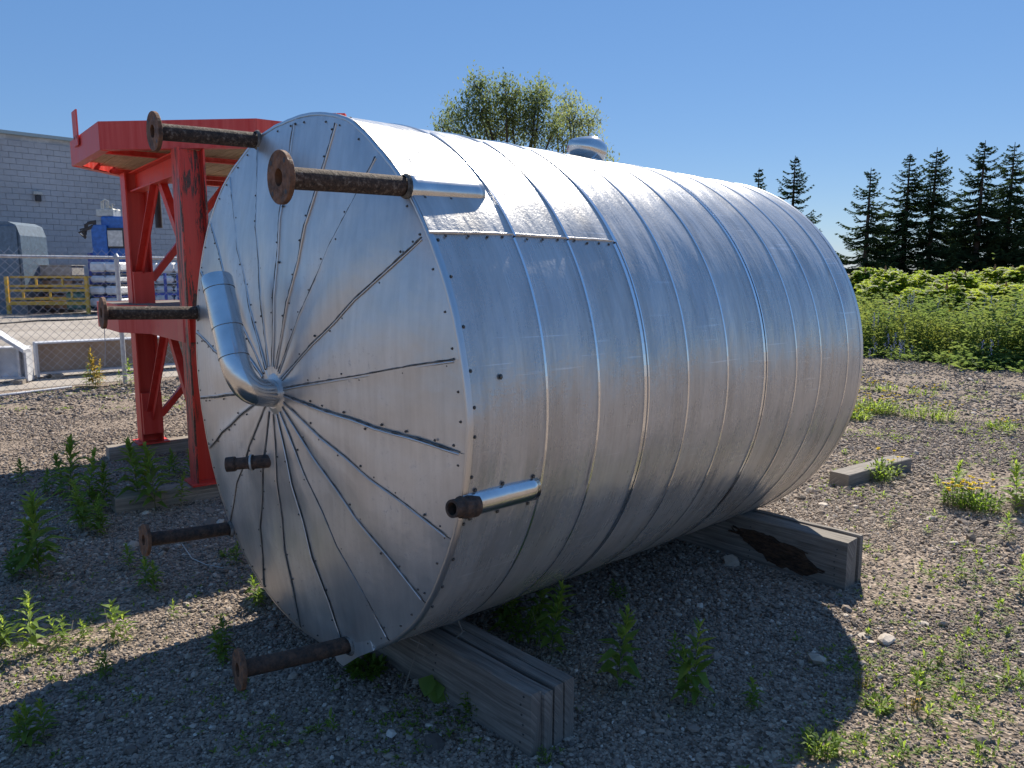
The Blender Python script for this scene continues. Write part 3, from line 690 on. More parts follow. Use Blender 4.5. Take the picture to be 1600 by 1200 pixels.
# deck planks (run along u1) laid as boards clipped to the octagon
def xr(b):   # u1 extent of octagon at u2=b
    xs = []
    n = len(poly)
    for i in range(n):
        (x0,y0),(x1,y1) = poly[i], poly[(i+1)%n]
        if (y0-b)*(y1-b) < 0: xs.append(x0+(x1-x0)*(b-y0)/(y1-y0))
    return (min(xs), max(xs)) if len(xs) >= 2 else None
b = -1.26; k = 0
while b < 2.06:
    r0, r1 = xr(b+.01), xr(b+.13)
    if r0 and r1:
        lo, hi = max(r0[0], r1[0])+.02, min(r0[1], r1[1])-.02
        m = MB(); plank(m, SP((lo+hi)/2, b+.07, ZB+.070), hi-lo, .136, .036, u1, u2, .003, 50+k); m.build('deck_plank', M['deck'], st)
    b += .141; k += 1
for a in (-.95,.15,.95):
    pr = []
    n = len(poly)
    ys = []
    for i in range(n):
        (x0,y0),(x1,y1) = poly[i], poly[(i+1)%n]
        if (x0-a)*(x1-a) < 0: ys.append(y0+(y1-y0)*(a-x0)/(x1-x0))
    if len(ys) < 2: continue
    m = MB(); y0, y1 = min(ys)+.02, max(ys)-.02
    m.box(SP(a, (y0+y1)/2, ZB+.032), .008, y1-y0, .034, u1, u2); m.box(SP(a+.022, (y0+y1)/2, ZB+.012), .036, y1-y0, .006, u1, u2); m.build('joist', M['red_fade'], st)
def beam(p, q, z, h=.15, w_=.10, name='beam', mt=None):
    d = (q-p); L = d.length; d.normalize(); s_ = V(-d.y, d.x, 0); c = (p+q)/2
    m = MB(); m.box(c+V(0,0,z), L, .01, h-.022, d, s_)
    for sg in (-1,1): m.box(c+V(0,0,z+sg*(h/2-.005)), L, w_, .01, d, s_)
    m.build(name, mt or M['red'], st)
beam(L1+u1*.09, L2-u1*.09, ZB-.075-.001, .15); beam(L1+u2*1.5+u1*.09, L2+u2*1.5-u1*.09, ZB-.076, .15)
beam(L1-u2*.4+u1*.0, L1+u2*1.42, ZB-.24, .13) if False else None
def brace(p, q, w_=.060):
    d = q-p; L = d.length; d.normalize(); s_ = d.cross(V(0,0,1)).normalized(); n_ = s_.cross(d)
    m = MB(); m.box((p+q)/2, L, .008, w_, d, s_, n_); m.box((p+q)/2+n_*(w_/2-.004)+s_*(.004+w_*.35), L, w_*.7, .008, d, s_, n_); m.build('brace', M['red'], st)
def fr(p, q, za, zm, off):
    m_ = (p+q)/2; d = (q-p).normalized()
    brace(p+d*.09+V(0,0,za), m_-d*.03+V(0,0,zm)); brace(q-d*.09+V(0,0,za), m_+d*.03+V(0,0,zm))
fr(L1, L2, 1.50, 2.13, 0); fr(L1, L2, .30, 1.03, 0)
fr(L1+u2*.0, L1+u2*1.5, 1.45, 2.24, 0); fr(L1, L1+u2*1.5, .32, 1.03, 0); fr(L1+u2*1.5, L2+u2*1.5, .3, 1.03, 0); fr(L1+u2*1.5, L2+u2*1.5, 1.5, 2.13, 0)
for p in (L1,):
    for z_, h_ in ((1.38,.26),(.36,.34)):
        m = MB(); m.box(p+u1*.105+V(0,0,z_), .05, .15, h_, u1, u2); m.build('gusset', M['red'], st)
# lower deck
zt, zb = 1.262, 1.05
lp = [gnd(137,482,zt), gnd(186,492,zt)]
lpoly = [(-1.28,-1.0),(-.42,-1.0),(-.12,-.84),(.78,-.84),(.98,-.5),(.98,1.6),(-1.28,1.6)]
def fascia2(poly, z0, z1):
    global SPx
    n = len(poly); cx, cy = 0, .2
    for i in range(n):
        a = SP(poly[i][0], poly[i][1], 0); b = SP(poly[(i+1)%n][0], poly[(i+1)%n][1], 0); d = b-a; L = d.length; d.normalize(); nn = V(d.y,-d.x,0)
        if nn.dot(ctr-(a+b)/2) < 0: nn = -nn
        m = MB(); m.box((a+b)/2+V(0,0,(z0+z1)/2)+nn*.006, L-.002, .012, z1-z0, d, nn); m.build('lower_fascia_plate', M['red_fade'], st)
fascia2(lpoly, zb, zt)
k = 0; a = -1.26
while a < .86:
    m = MB(); ylo = (-.97 if a < -.5 else (-.85 if a < -.2 else -.81)); yhi = 1.56
    plank(m, SP(a+.065, (ylo+yhi)/2, zt-.019), yhi-ylo, .126, .034, u2, u1, .003, 90+k); m.build('lower_deck_plank', M['timber'], st); a += .131; k += 1
m = MB(); hp = at_depth(245, 300, 7.0); m.path([hp+V(0,0,.15), V(hp.x,hp.y,at_depth(245,356,7.0).z)], .030, 14); m.build('hanging_pipe', M['dark'], st)
# upright tabs on the deck edge
def tab(p, d, h=.24):
    m = MB(); s_ = V(-d.y, d.x, 0); m.box(p+V(0,0,h/2-.07)-s_*.012, .15, .010, h, d+V(0,0,.0), s_); o = m.build('tab', M['red_fade'], st)
    for x in (-.035,.035):
        m = MB(); m.lathe([(0,0),(.012,0)], p+d*x-s_*.0185+V(0,0,-.012), -s_, 8); m.build('bolt_hole', M['dark'], st)
a_ = SP(*poly[0],ZT); b_ = SP(*poly[1],ZT); tab(a_.lerp(b_, .32), (b_-a_).normalized())
tb = at_depth(522, 181, 5.9); m = MB(); m.box(tb, .17, .05, .03, V(1,.05,0), V(0,1,0)); m.box(tb-V(0,0,.2), .03, .02, .38); m.build('tab', M['red_fade'], st)
# sleepers under the stand
yw = math.atan2(u2.y, u2.x)
def sl_px(pl, pt, seed, label, along=2.6, H=.10):
    p = gnd(*pl); 
    c = p + u2*along/2 - u1*.07
    return sleeper('stand_sleeper', label, c, along, .15, H, yw, M['sleeper'], seed)
c1 = L1 + u2*.74; sleeper('stand_sleeper', 'pale timber under the far legs of the red stand', c1, 2.15, .15, .10, yw, M['sleeper'], 71)
c2 = L2 + u2*.42; sleeper('stand_sleeper', 'shaded grey timber under the peeling leg of the red stand', c2, 2.0, .16, .10, yw, M['sleeper'], 72)

# ------------------------------------------------------------------ chain link fence
fe = empty('chain_link_fence', (f0.x, f0.y, 0), 'galvanised chain link fence with open yard behind it', 'fence')
FH = 1.74
m = MB(); ps = f0 - fd*3.2; ln = 8.6; pitch = .072; hh = FH+.05; n = int(ln/pitch)
amp = pitch/2; rows = int(hh/pitch)
amp = .052; n = int(ln/amp); rows = int(hh/amp); w_ = .0026
for i in range(n):
    pts = [ps+fd*(i*amp+(amp if (j+i) % 2 else 0))+fn*(.002*(-1)**j)+V(0,0,.03+j*amp) for j in range(rows+1)]; vs_ = []
    for p in pts: vs_ += [p-fd*w_, p+fn*w_*1.2, p+fd*w_]
    k = len(pts); m.add(vs_, [(a*3+c, a*3+(c+1)%3, a*3+3+(c+1)%3, a*3+3+c) for a in range(k-1) for c in range(3)])
    if i % 2: m.path([pts[-1], pts[-1]+fd*.012+V(0,0,.03)], .002, 3)
m.build('link_wire', M['galv'], fe, fix=False)['kind'] = 'stuff'
m = MB(); m.path([ps+V(0,0,FH-.035)+fn*.03, ps+fd*ln+V(0,0,FH-.035)+fn*.03], .021, 10); m.build('top_rail', M['galv'], fe)
fp = gnd(197, 600); s_ = (fp-ps).dot(fd)
for dx in (s_-3.0, s_, s_+3.0):
    m = MB(); p = ps+fd*dx+fn*.03; m.path([p, p+V(0,0,FH-.02)], .030, 12); m.path([p+V(0,0,FH-.02), p+V(0,0,FH+.02)], [.034,.012], 12); m.build('fence_post', M['galv'], fe)
m = MB(); p = gnd(-60, 628); q = gnd(112, 607); m.path([p+V(0,0,.02), q+V(0,0,.02)], .018, 8); tag(m.build('loose_pipe', M['beam'], origin=p), 'thin pale pipe lying along the foot of the chain link fence', 'pipe')
m = MB(); p = gnd(110, 608)+V(0,.1,.012); q = gnd(190,603); pts = [p.lerp(q, i/6)+V(0,.04*math.sin(i*1.3),.0) for i in range(7)]; m.path(pts, .008, 5); tag(m.build('black_hose', M['dark'], origin=p), 'short dark hose on the ground by the fence post', 'hose')

# galvanised beams lying behind the fence
def ibeam(name, label, pa, pb, H, W, web, caps=True, legs=()):
    d = (pb-pa); L = d.length; d.normalize(); s_ = V(-d.y,d.x,0); c = (pa+pb)/2
    e = empty(name, (c.x,c.y,0), label, 'beam')
    m = MB(); m.box(c+V(0,0,H-.012), L, W, .024, d, s_, ch=.003); m.build('top_flange', M['beam'], e)
    m = MB(); m.box(c+V(0,0,.075), L, W, .024, d, s_); m.build('bottom_flange', M['beam'], e)
    m = MB(); m.box(c+V(0,0,(H+.075)/2-.006), L, .014, H-.075-.026, d, s_); m.build('web', web, e)
    for f in legs:
        m = MB(); p = pa+d*(L*f); m.box(p+V(0,0,H/2+.0), .03, W-.004, H-.05, d, s_); m.build('stiffener', M['beam'], e)
    for f in (.06,.94):
        m = MB(); p = pa+d*(L*f); m.box(p+V(0,0,.031), .14, W+.3, .062, d, s_); m.build('bearer', M['sleeper'], e)
    return e
ba = gnd(60, 592); bb = gnd(292, 575); bd = (bb-ba).normalized()
ibeam('steel_beam', 'grey steel beam with brown web lying behind the fence', ba+fn*.1, ba+bd*3.8+fn*.1, .52, .26, M['brown'], legs=(.003,.55,.997))
la = gnd(-120, 602); lb = gnd(48, 597); 
ibeam('steel_beam', 'white galvanised beam with end plates behind the fence at left', la, lb, .50, .24, M['beam'], legs=(.3,.62,.93,.997))
dg0 = at_depth(-20, 510, 10.5); dg1 = at_depth(42, 548, 10.2)
m = MB(); m.box((dg0+dg1)/2, (dg1-dg0).length, .16, .05, dg1-dg0, V(0,1,0), ch=.004); tag(m.build('angled_plate', M['beam'], origin=(dg0+dg1)/2), 'tilted pale steel plate leaning on the left beam', 'steel plate')

# ------------------------------------------------------------------ building with block wall
wp = at_depth(0, 400, 31.5); wp.z = 0; wd = V(.668,.744,0).normalized(); wn = V(wd.y,-wd.x,0)     # wn faces the camera
HT = 1.5 + (426.8-220)/F*31.5*1.02
bl = empty('industrial_building', (wp.x, wp.y, 0), 'long blue grey block walled industrial building behind the yard', 'building')
W0, W1 = -5.0, 20.0
m = MB(); c = wp + wd*((W0+W1)/2) - wn*9.06; m.box(c+V(0,0,HT/2), W1-W0, 18, HT, wd, wn); m.build('wall', M['mortar'], bl)
m = MB(); c = wp + wd*((W0+W1)/2) - wn*9.0; m.box(c+V(0,0,HT+.06), W1-W0+.2, 18.3, .13, wd, wn); m.build('roof', M['roof'], bl)
BH, BW = .235, .47
m = MB(); m.box((0,0,0), BW-.007, .07, BH-.012, ch=.006); bme = [m.mesh('block', M['block'])]
ang = math.atan2(wd.y, wd.x); rr = random.Random(21); cnt = 0; rest = MB()
rows_ = int(HT/BH)
cells = []
for r in range(rows_):
    for k in range(int((W1-W0)/BW)):
        x = W0 + (k + .5 + (.5 if r % 2 else 0))*BW
        if x > W1-BW/2: continue
        cells.append((x, r))
def vis(x, r):
    p = wp+wd*x; px = 800+F*p.x/p.y; return px < 330 and px > -10 and r*BH > 3.1
cells.sort(key=lambda c: (0 if vis(*c) else 1, c[0]))
for x, r in cells:
    p = wp + wd*x + wn*(-.045+rr.uniform(-.006,.010)) + V(0,0,r*BH+BH/2)
    if cnt < 300 and vis(x, r):
        o = bpy.data.objects.new('block', bme[0]); col.objects.link(o); o.location = p - wloc(bl); o.rotation_euler = (0,0,ang); o.parent = bl; cnt += 1
    else: rest.box(p, BW-.007, .07, BH-.012, wd, wn)
rest.build('block_courses', M['block'], bl, fix=False)['kind'] = 'stuff'
lp_ = at_depth(76, 311, 32.0); 
tt = (lp_-wp).dot(wd); lq = wp + wd*((lp_.x-wp.x)/wd.x*0+tt); 
# wall lamp
px_ = 76; k_ = (px_-800)/F; tt = (k_*wp.y-wp.x)/(wd.x-k_*wd.y); lq = wp+wd*tt; z_ = 1.5+(426.8-309)/F*lq.y
m = MB(); m.box(lq+wn*.08+V(0,0,z_+.08), .34, .16, .16, wd, wn, ch=.02); l_ = m.build('wall_lamp', M['tin'], bl); m = MB(); m.box(lq+wn*.10+V(0,0,z_-.14), .2, .16, .24, wd, wn, ch=.02); m.build('lamp_bracket', M['dark'], l_)

# things standing in the yard
def px_box(e, name, x0, y0, x1, y1, Y, depth, mt, ch=.02, parent=None):
    a = at_depth(x0, y1, Y); b = at_depth(x1, y0, Y)
    m = MB(); m.box(((a.x+b.x)/2, Y+depth/2, (a.z+b.z)/2), b.x-a.x, depth, b.z-a.z, ch=ch); return m.build(name, mt, parent or e)
def z_at(y, Y): return at_depth(0, y, Y).z
YM = 29.6
e = empty('blue_machine', (at_depth(170,400,YM).x, YM, 0), 'tall blue machine with control cabinet beyond the fence', 'machine')
a = at_depth(150,340,YM); b = at_depth(199,340,YM)
m = MB(); m.box(((a.x+b.x)/2+.15, YM+.7, z_at(338,YM)/2), b.x-a.x, 1.4, z_at(338,YM), ch=.05); m.build('cabinet', M['blue'], e)
px_box(e, 'door_panel', 145, 351, 165, 400, YM-.15, .12, M['blue']); px_box(e, 'window_frame', 166, 356, 194, 388, YM-.1, .08, M['dark'], .01)
px_box(e, 'window', 169, 360, 190, 385, YM-.14, .05, M['cream'], .01)
px_box(e, 'top_housing', 150, 326, 176, 338, YM+.1, .6, M['tin']); px_box(e, 'base', 143, 395, 199, 486, YM, 1.2, M['bluebar'])
m = MB()
for x in (158,161,166,169): m.path([at_depth(x,326,YM+.3), at_depth(x,314,YM+.3)], .03, 6)
m.path([at_depth(158,315,YM+.3), at_depth(163,312,YM+.3), at_depth(169,315,YM+.3)], .035, 6)
for x, y in ((172,322),(175,318),(180,325),(178,332)): m.path([at_depth(x,336,YM+.4), at_depth(x,y,YM+.4), at_depth(x+4,y+2,YM+.4)], .035, 6)
m.build('top_pipes', M['tin'], e)
m = MB(); rr = random.Random(3)
for k in range(7):
    p = at_depth(150,345+k*1.5,YM-.1); m.path([p, p+V(-.25-.06*k, -.1, -.05*k+rr.uniform(-.1,.1)), p+V(-.42, 0, -.35-rr.random()*.2)], .035, 6)
m.build('hose_bundle', M['dark'], e)
e = empty('blue_grey_container', (at_depth(-10,400,29).x, 29, 0), 'blue grey rounded container against the block wall at left', 'container')
a = at_depth(-40,400,28.6); b = at_depth(34,400,28.6); hz = z_at(346,28.6)
pl = [(a.x,28.6,0),(b.x,28.6,0)]; P = [V(a.x,28.6,0), V(b.x+.05,28.6,0), V(b.x+.0,28.6,hz-.5), V(b.x-.12,28.6,hz-.12), V(b.x-.4,28.6,hz), V(a.x,28.6,hz+.05)]
m = MB(); m.prism(P, V(0,1.6,0)); m.build('body', M['bluegrey'], e); px_box(e, 'door', -20, 352, 24, 470, 28.52, .05, M['bluegrey'])
YR = 28.0
e = empty('yellow_rack', (at_depth(75,480,YR).x, YR, 0), 'long yellow steel rack in the yard behind the fence', 'rack')
zb_ = z_at(486,YR)
for x in (14, 138):
    for dy in (0, 1.1):
        p = at_depth(x, 480, YR+dy); m = MB(); m.box((p.x, YR+dy, (z_at(432,YR)+.03)/2), .11, .11, z_at(432,YR)-.03); m.build('post', M['yellow'], e)
for y in (433, 447, 454, 467, 474):
    a = at_depth(14,y,YR); b = at_depth(138,y,YR)
    for dy in (0, 1.1):
        m = MB(); m.box(((a.x+b.x)/2, YR+dy, a.z), b.x-a.x-.12, .07, .075 if y != 474 else .12); m.build('rail', M['yellow'], e)
for x, y0, y1 in ((56,433,447),(97,433,447),(78,454,467),(36,454,467),(112,454,467)):
    p = at_depth(x,y0,YR); m = MB(); m.box((p.x, YR, (z_at(y0,YR)+z_at(y1,YR))/2), .07, .05, z_at(y0,YR)-z_at(y1,YR)-.08); m.build('upright', M['yellow'], e)
def lone_box(name, label, cat, x0, y0, x1, y1, Y, dep, mt, ch=.03):
    a = at_depth(x0, y1, Y); b = at_depth(x1, y0, Y); c = V((a.x+b.x)/2, Y+dep/2, a.z)
    e = empty(name, c, label, cat); m = MB(); m.box((c.x, c.y, (a.z+b.z)/2), b.x-a.x, dep, b.z-a.z-.0, ch=ch); m.build('body', mt, e)
    m = MB(); m.box((c.x, c.y, b.z+.012), b.x-a.x+.06, dep+.06, .03); m.build('lid', mt, e); return e
lone_box('grey_crate', 'pale grey crate standing on the dark pallet behind the yellow rack', 'crate', 38, 415, 111, 431, 29.6, .9, M['crate'])
e = empty('dark_pallet', (at_depth(75,470,29.6).x, 29.6, 0), 'dark stacked pallets behind the yellow rack', 'pallet')
zc = z_at(431.5,29.6); ax_ = at_depth(36,450,29.6); bx_ = at_depth(116,450,29.6); n_ = 9
for k in range(n_):
    m = MB(); z = zc*(k+.5)/n_; wv = (.5 if k % 2 else .0)
    m.box(((ax_.x+bx_.x)/2, 30.05, z), bx_.x-ax_.x-wv*.4, .9-wv*.3, zc/n_-(.03 if k % 2 else .06)); m.build('board_layer', M['brown'] if k % 2 else M['dark'], e)
lone_box('blue_box', 'dull blue box half hidden behind left end of yellow rack', 'box', 0, 417, 33, 470, 30.2, .8, M['bluegrey'])
lone_box('teal_bundle', 'teal wrapped bundle on the ground behind right end of yellow rack', 'bundle', 103, 456, 134, 484, 28.5, .6, M['teal'], .08)
def wrapped(label, x0, x1, ys, Y, seed):
    rr = random.Random(seed); e = empty('wrapped_stack', (at_depth((x0+x1)/2,470,Y).x, Y+.6, 0), label, 'stack', None)
    for k in range(len(ys)-1):
        a = at_depth(x0, ys[k+1], Y); b = at_depth(x1, ys[k], Y); h = b.z-a.z; nb = max(2, int((b.x-a.x)/.62))
        for j in range(nb):
            wj = (b.x-a.x)/nb; m = MB(); m.box((a.x+wj*(j+.5)+rr.uniform(-.03,.03), Y+.6+rr.uniform(-.05,.05), (a.z+b.z)/2+.03), wj-.02, 1.1, h-.12+rr.uniform(-.04,.02), ch=.07); m.build('bundle', M['white'], e)
        m = MB(); m.box(((a.x+b.x)/2, Y+.6, a.z+.015), b.x-a.x-.1, .9, .05); m.build('separator', M['dark'] if k != 2 else M['bluebar'], e)
wrapped('stack of white wrapped bundles beside the yellow rack', 138, 186, [408,429,446,464,484], 28.2, 1)
wrapped('wider stack of white wrapped bundles seen between the red legs', 216, 296, [409,430,446,460,484], 28.4, 2)
e = empty('blue_stillage', (at_depth(262,470,27.9).x, 27.9, 0), 'blue tube stillage in front of the wider wrapped stack', 'stillage')
for x in (226,260,280,295):
    p = at_depth(x,470,27.9); m = MB(); m.box((p.x,27.9,.75), .08, .08, 1.5); m.build('post', M['bluebar'], e)
for z in (.3,.75):
    a = at_depth(226,470,27.9); b = at_depth(295,470,27.9); m = MB(); m.box(((a.x+b.x)/2,27.9,z), b.x-a.x, .06, .08); m.build('rail', M['bluebar'], e)
m = MB(); q0 = gnd(-60, 512); m.path([gnd(-60+40*k, 510-2.2*k+1.0*math.sin(k*1.7))+V(0,0,.03) for k in range(9)], .035, 6); tag(m.build('yard_cable', M['dark'], origin=q0), 'dark cable lying across the pale yard between beams and rack', 'cable')
# string with a ring hanging from the deck edge
sp0 = at_depth(163, 514, 5.75); sp1 = at_depth(164, 572, 5.75)
m = MB(); m.path([sp0+V(0,0,.03), sp0.lerp(sp1,.5)+V(.006,0,0), sp1], .0028, 5); so = m.build('hanging_cord', M['cream'], origin=sp0); tag(so, 'thin pale cord hanging from the left end of the lower red deck', 'cord')

# ------------------------------------------------------------------ vegetation helpers
def leaf_geo(mb, base, d, up, L, W, droop=.25, seg=2):
    """folded lanceolate leaf"""
    d = d.normalized(); s_ = d.cross(up)
    if s_.length < 1e-3: s_ = V(1,0,0)
    s_.normalize(); n_ = s_.cross(d)
    p1 = base + d*L*.42 + n_*L*.05; p2 = base + d*L*.98 - V(0,0,1)*L*droop
    a = p1 + s_*W/2 + n_*W*.22; b = p1 - s_*W/2 + n_*W*.22; q = (p1+p2)/2
    c = q + s_*W*.34 + n_*W*.12 ; e = q - s_*W*.34 + n_*W*.12
    mb.add([base, a, p1, b, c, q, e, p2], [(0,2,1),(0,3,2),(1,2,5,4),(2,3,6,5),(4,5,7),(5,6,7)], True)
leafM = []
for k in range(4):
    m = MB(); rr = random.Random(k); leaf_geo(m, V(0,0,0), V(1,0,.02), V(0,0,1), 1.0, .27+.03*k, .10+.10*k); leafM.append(m.mesh('leaf', M['weed'], fix=False))
def weed_spec(rr, h, nl, lean):
    stem = [V(0,0,-.01)]
    for i in range(1, 6): f = i/5; stem.append(V(lean[0]*f*f*h, lean[1]*f*f*h, h*.94*f))
    leaves = []
    for i in range(nl):
        f = .12 + .88*(i/(nl-1))**.9; fi = min(f,1)*5; j = min(int(fi), 4); p = stem[j].lerp(stem[j+1], fi-j)
        a = i*2.4 + rr.uniform(-.4,.4); el = R(15+55*max(0,f-.45)/.55 + rr.uniform(-14,14))
        L = h*(.33 if h > .2 else .42)*(1-.55*max(0,f-.55)/.45)*(.55+.45*min(1,f/.3))*rr.uniform(.8,1.15)
        leaves.append((p, a, el, L))
    return stem, leaves
weed_i = 0
def weed(px, py, ytop, label, group=None, name='tall_weed', separate=False, nl=None, lean=None, sub=1, mt='weed', cat='weed', spread=.05):
    global weed_i; weed_i += 1
    rr = random.Random(1000+weed_i); g = gnd(px, py); Y = g.y
    h = max(.03, at_depth(px, ytop, Y).z)
    e = empty(name, g, label, cat, group)
    st_mb = MB(); fo = MB()
    for s_ in range(sub):
        hh = h*(1 if s_ == 0 else rr.uniform(.55,.92)); off = V(0,0,0) if s_ == 0 else V(rr.uniform(-1,1)*spread, rr.uniform(-1,1)*spread, 0)
        ln = lean or (rr.uniform(-.15,.15), rr.uniform(-.15,.15)); n_ = int((nl or 14+hh*60)*1.45)
        stem, leaves = weed_spec(rr, hh, n_, ln)
        st_mb.path([p+off for p in stem], [max(.0012,.007*hh)*(1-.13*i) for i in range(6)], 5)
        for p, a, el, L in leaves:
            d = V(math.cos(a)*math.cos(el), math.sin(a)*math.cos(el), math.sin(el))
            if separate:
                o = bpy.data.objects.new('leaf', rr.choice(leafM)); col.objects.link(o); o.parent = e; o.location = p+off
                o.rotation_euler = (rr.uniform(-.3,.3), -el, a); o.scale = (L, L*rr.uniform(.8,1.15), L)
            else: leaf_geo(fo, p+off, d, V(0,0,1), L, L*.30, rr.uniform(.05,.35))
    o = bpy.data.objects.new('stem', st_mb.mesh('stem', M['stem'])); col.objects.link(o); o.parent = e
    if h > .12:
        ds = MB()
        for _ in range(2):
            b_ = V(rr.uniform(-.04,.04), rr.uniform(-.04,.04), 0); t_ = b_ + V(rr.uniform(-.10,.10), rr.uniform(-.10,.10), h*rr.uniform(.3,.7)); ds.path([b_, b_.lerp(t_,.5)+V(.006,0,.01), t_], [.0014,.0011,.0007], 4)
        o = bpy.data.objects.new('dry_stalks', ds.mesh('dry_stalks', M['twig'])); col.objects.link(o); o.parent = e; o['kind'] = 'stuff'
    if not separate:
        o = bpy.data.objects.new('foliage', fo.mesh('foliage', M[mt], fix=False)); col.objects.link(o); o.parent = e
    return e
def rosette(px, py, r, label, group=None, n=16, mt='weed', h=.3, flowers=0, name='low_weed', cat='weed'):
    global weed_i; weed_i += 1
    rr = random.Random(2000+weed_i); g = gnd(px, py); rad = r*g.y/F
    e = empty(name, g, label, cat, group); fo = MB(); fl = MB(); st_ = MB()
    for i in range(int(n*2.2)):
        a = rr.uniform(0,6.28); d0 = math.sqrt(rr.random())*rad*.8; b = V(math.cos(a)*d0, math.sin(a)*d0, 0); hh = rr.uniform(.3,1)*rad*h*1.6
        st_.path([b, b*1.1+V(0,0,hh)], .0012, 3, False)
        for k in range(4):
            a2 = a+rr.uniform(-1.3,1.3); el = rr.uniform(.1,1.2); L = min(rad*.5, .05)*rr.uniform(.6,1.2)
            leaf_geo(fo, b*(1+.1*(k+1)/4)+V(0,0,hh*(k+1)/4), V(math.cos(a2)*math.cos(el), math.sin(a2)*math.cos(el), math.sin(el)), V(0,0,1), L, L*.36, .15)
    for i in range(flowers):
        a = rr.uniform(0,6.28); d0 = math.sqrt(rr.random())*rad; c = V(math.cos(a)*d0, math.sin(a)*d0, rad*h*2*rr.uniform(.7,1.2)+.02)
        for k in range(5): leaf_geo(fl, c, V(math.cos(k*1.26),math.sin(k*1.26),.9), V(0,0,1), .020, .018, 0)
        st_.path([V(c.x*.8,c.y*.8,0), c], .001, 3, False)
    for nm, mb_, mt_ in (('foliage', fo, mt), ('stem', st_, 'stem'), ('flower_heads', fl, 'flower')):
        if mb_.v:
            o = bpy.data.objects.new(nm, mb_.mesh(nm, M[mt_], fix=False)); col.objects.link(o); o.parent = e
    return e

# foreground and middle weeds ------------------------------------------------
W = weed
W(62, 905, 768, 'tallest dark green weed standing in shadow at the far left', separate=True, nl=34, sub=2, spread=.05)
W(30, 900, 850, 'short leafy weed left of the tallest far left weed', sub=3)
W(88, 790, 720, 'weed with dark tip at edge of sunlit gravel by the far left shadow', nl=20) if False else None
W(35, 760, 718, 'small weed in front of the sunlit gravel, furthest left in the shade line')
W(75, 775, 735, 'small weed at the shadow edge left of the clump of tall weeds', sub=2)
W(112, 790, 686, 'tall spiky weed at left of the clump before the red stand', separate=True, nl=28)
W(98, 775, 708, 'thin weed on the left flank of the clump before the red stand')
W(140, 805, 706, 'tall weed in the middle of the clump before the red stand', separate=True, nl=28, sub=1)
W(162, 800, 725, 'weed on the right of the clump near the sleeper end', sub=2)
W(128, 830, 750, 'bushy weed in front of the clump before the red stand', sub=3)
W(152, 838, 775, 'lower bushy weed in front of the shaded sleeper end', sub=3)
W(218, 792, 684, 'tall weed rising in front of the left leg of the red stand', separate=True, nl=30)
W(243, 797, 692, 'tall weed standing between the two sleepers under the stand', separate=True, nl=32)
W(283, 790, 738, 'weed growing before the shaded sleeper near the peeling leg', nl=22)
W(300, 765, 700, 'weed beside the peeling red leg, nearest to it', nl=22)
W(275, 745, 700, 'shaded weed between the far sleeper and the peeling leg', sub=2)
W(202, 890, 850, 'small shaded weed left of the low rusty flange')
W(228, 920, 870, 'small shaded weed below the low rusty flange', sub=2)
W(232, 860, 838, 'tiny weed touching the low rusty flange', name='small_weed') if False else None
W(50, 1022, 930, 'sunlit upright yellow green weed in the band of light at far left', separate=True, nl=22)
W(90, 1010, 960, 'sunlit weed right of the upright yellow green one', sub=3, nl=12)
W(132, 1000, 968, 'small sunlit weed in the middle of the band of light', sub=1)
W(180, 1000, 938, 'spreading sunlit weed in the band of light above the shadow edge', separate=True, nl=16, sub=2, spread=.06)
W(8, 1010, 965, 'sunlit weed cut by the left edge of the view', sub=3)
W(272, 968, 938, 'small bright weed at the narrow end of the band of light', nl=12)
W(370, 882, 845, 'bright sunlit weed against the lower left edge of the tank', sub=3, nl=12)
W(402, 945, 898, 'dim weed behind the lower left rim of the tank', sub=2)
W(345, 1035, 980, 'dim weed in shade left of the bottom rusty pipe', sub=3)
W(352, 1008, 965, 'second dim weed in shade just behind the bottom rusty flange', sub=1)
W(45, 1170, 1100, 'faint weed in deep shade at the lower left', sub=3)
W(165, 1062, 1020, 'faint small weed in shade just under the band of light', sub=2)
W(862, 1032, 912, 'leafy weed leaning right behind the front timber, outermost of its clump', separate=True, nl=30, lean=(.12,0))
W(842, 985, 897, 'tallest weed touching the underside of the tank behind the front timber', separate=True, nl=30)
W(800, 985, 915, 'broad leafy weed nearest the tank belly behind the front timber', separate=True, nl=26, sub=2, spread=.04)
W(825, 1005, 950, 'lower weed inside the clump behind the front timber', sub=3)
W(966, 1080, 955, 'single slender weed in the shade beneath the tank', separate=True, nl=24)
W(1082, 1102, 980, 'double stemmed weed in the shade right of the slender one', separate=True, nl=22, sub=2, spread=.03)
W(1055, 1035, 990, 'small shaded weed just behind the double stemmed one', nl=14)
W(1178, 1105, 1060, 'low shaded weed nearest the right end of the tank shadow', sub=2)
W(960, 935, 905, 'dim weed deep under the tank belly', sub=3)
W(1488, 790, 718, 'tall thin sunlit weed behind the yellow flowering clump', nl=26)
W(1586, 800, 722, 'tall bright weed near the right edge beside the cut timber', separate=True, nl=30)
W(1572, 845, 800, 'sunlit weed in front of the timber at the right edge', nl=16)
W(1595, 930, 865, 'weed cut by the right edge of the view on sunlit gravel', nl=20)
W(1475, 610, 594, 'small far tuft alone on the far sunlit gravel', sub=3, nl=8)
W(1570, 680, 652, 'far small upright weed on sunlit gravel near the right edge', sub=2, nl=12)
W(1388, 825, 798, 'small sunlit weed right of the far support timber', nl=12)
W(1502, 905, 870, 'small reddish based weed on open sunlit gravel', nl=12, sub=2)
W(1560, 970, 940, 'weed low near right edge on bright gravel', nl=12)
W(1498, 1030, 1000, 'small weed with red leaf to the right of the pale rock', nl=10, sub=2)
R_ = rosette
R_(572, 1050, 34, 'round leaved low plant under the bottom rim of the tank', n=30)
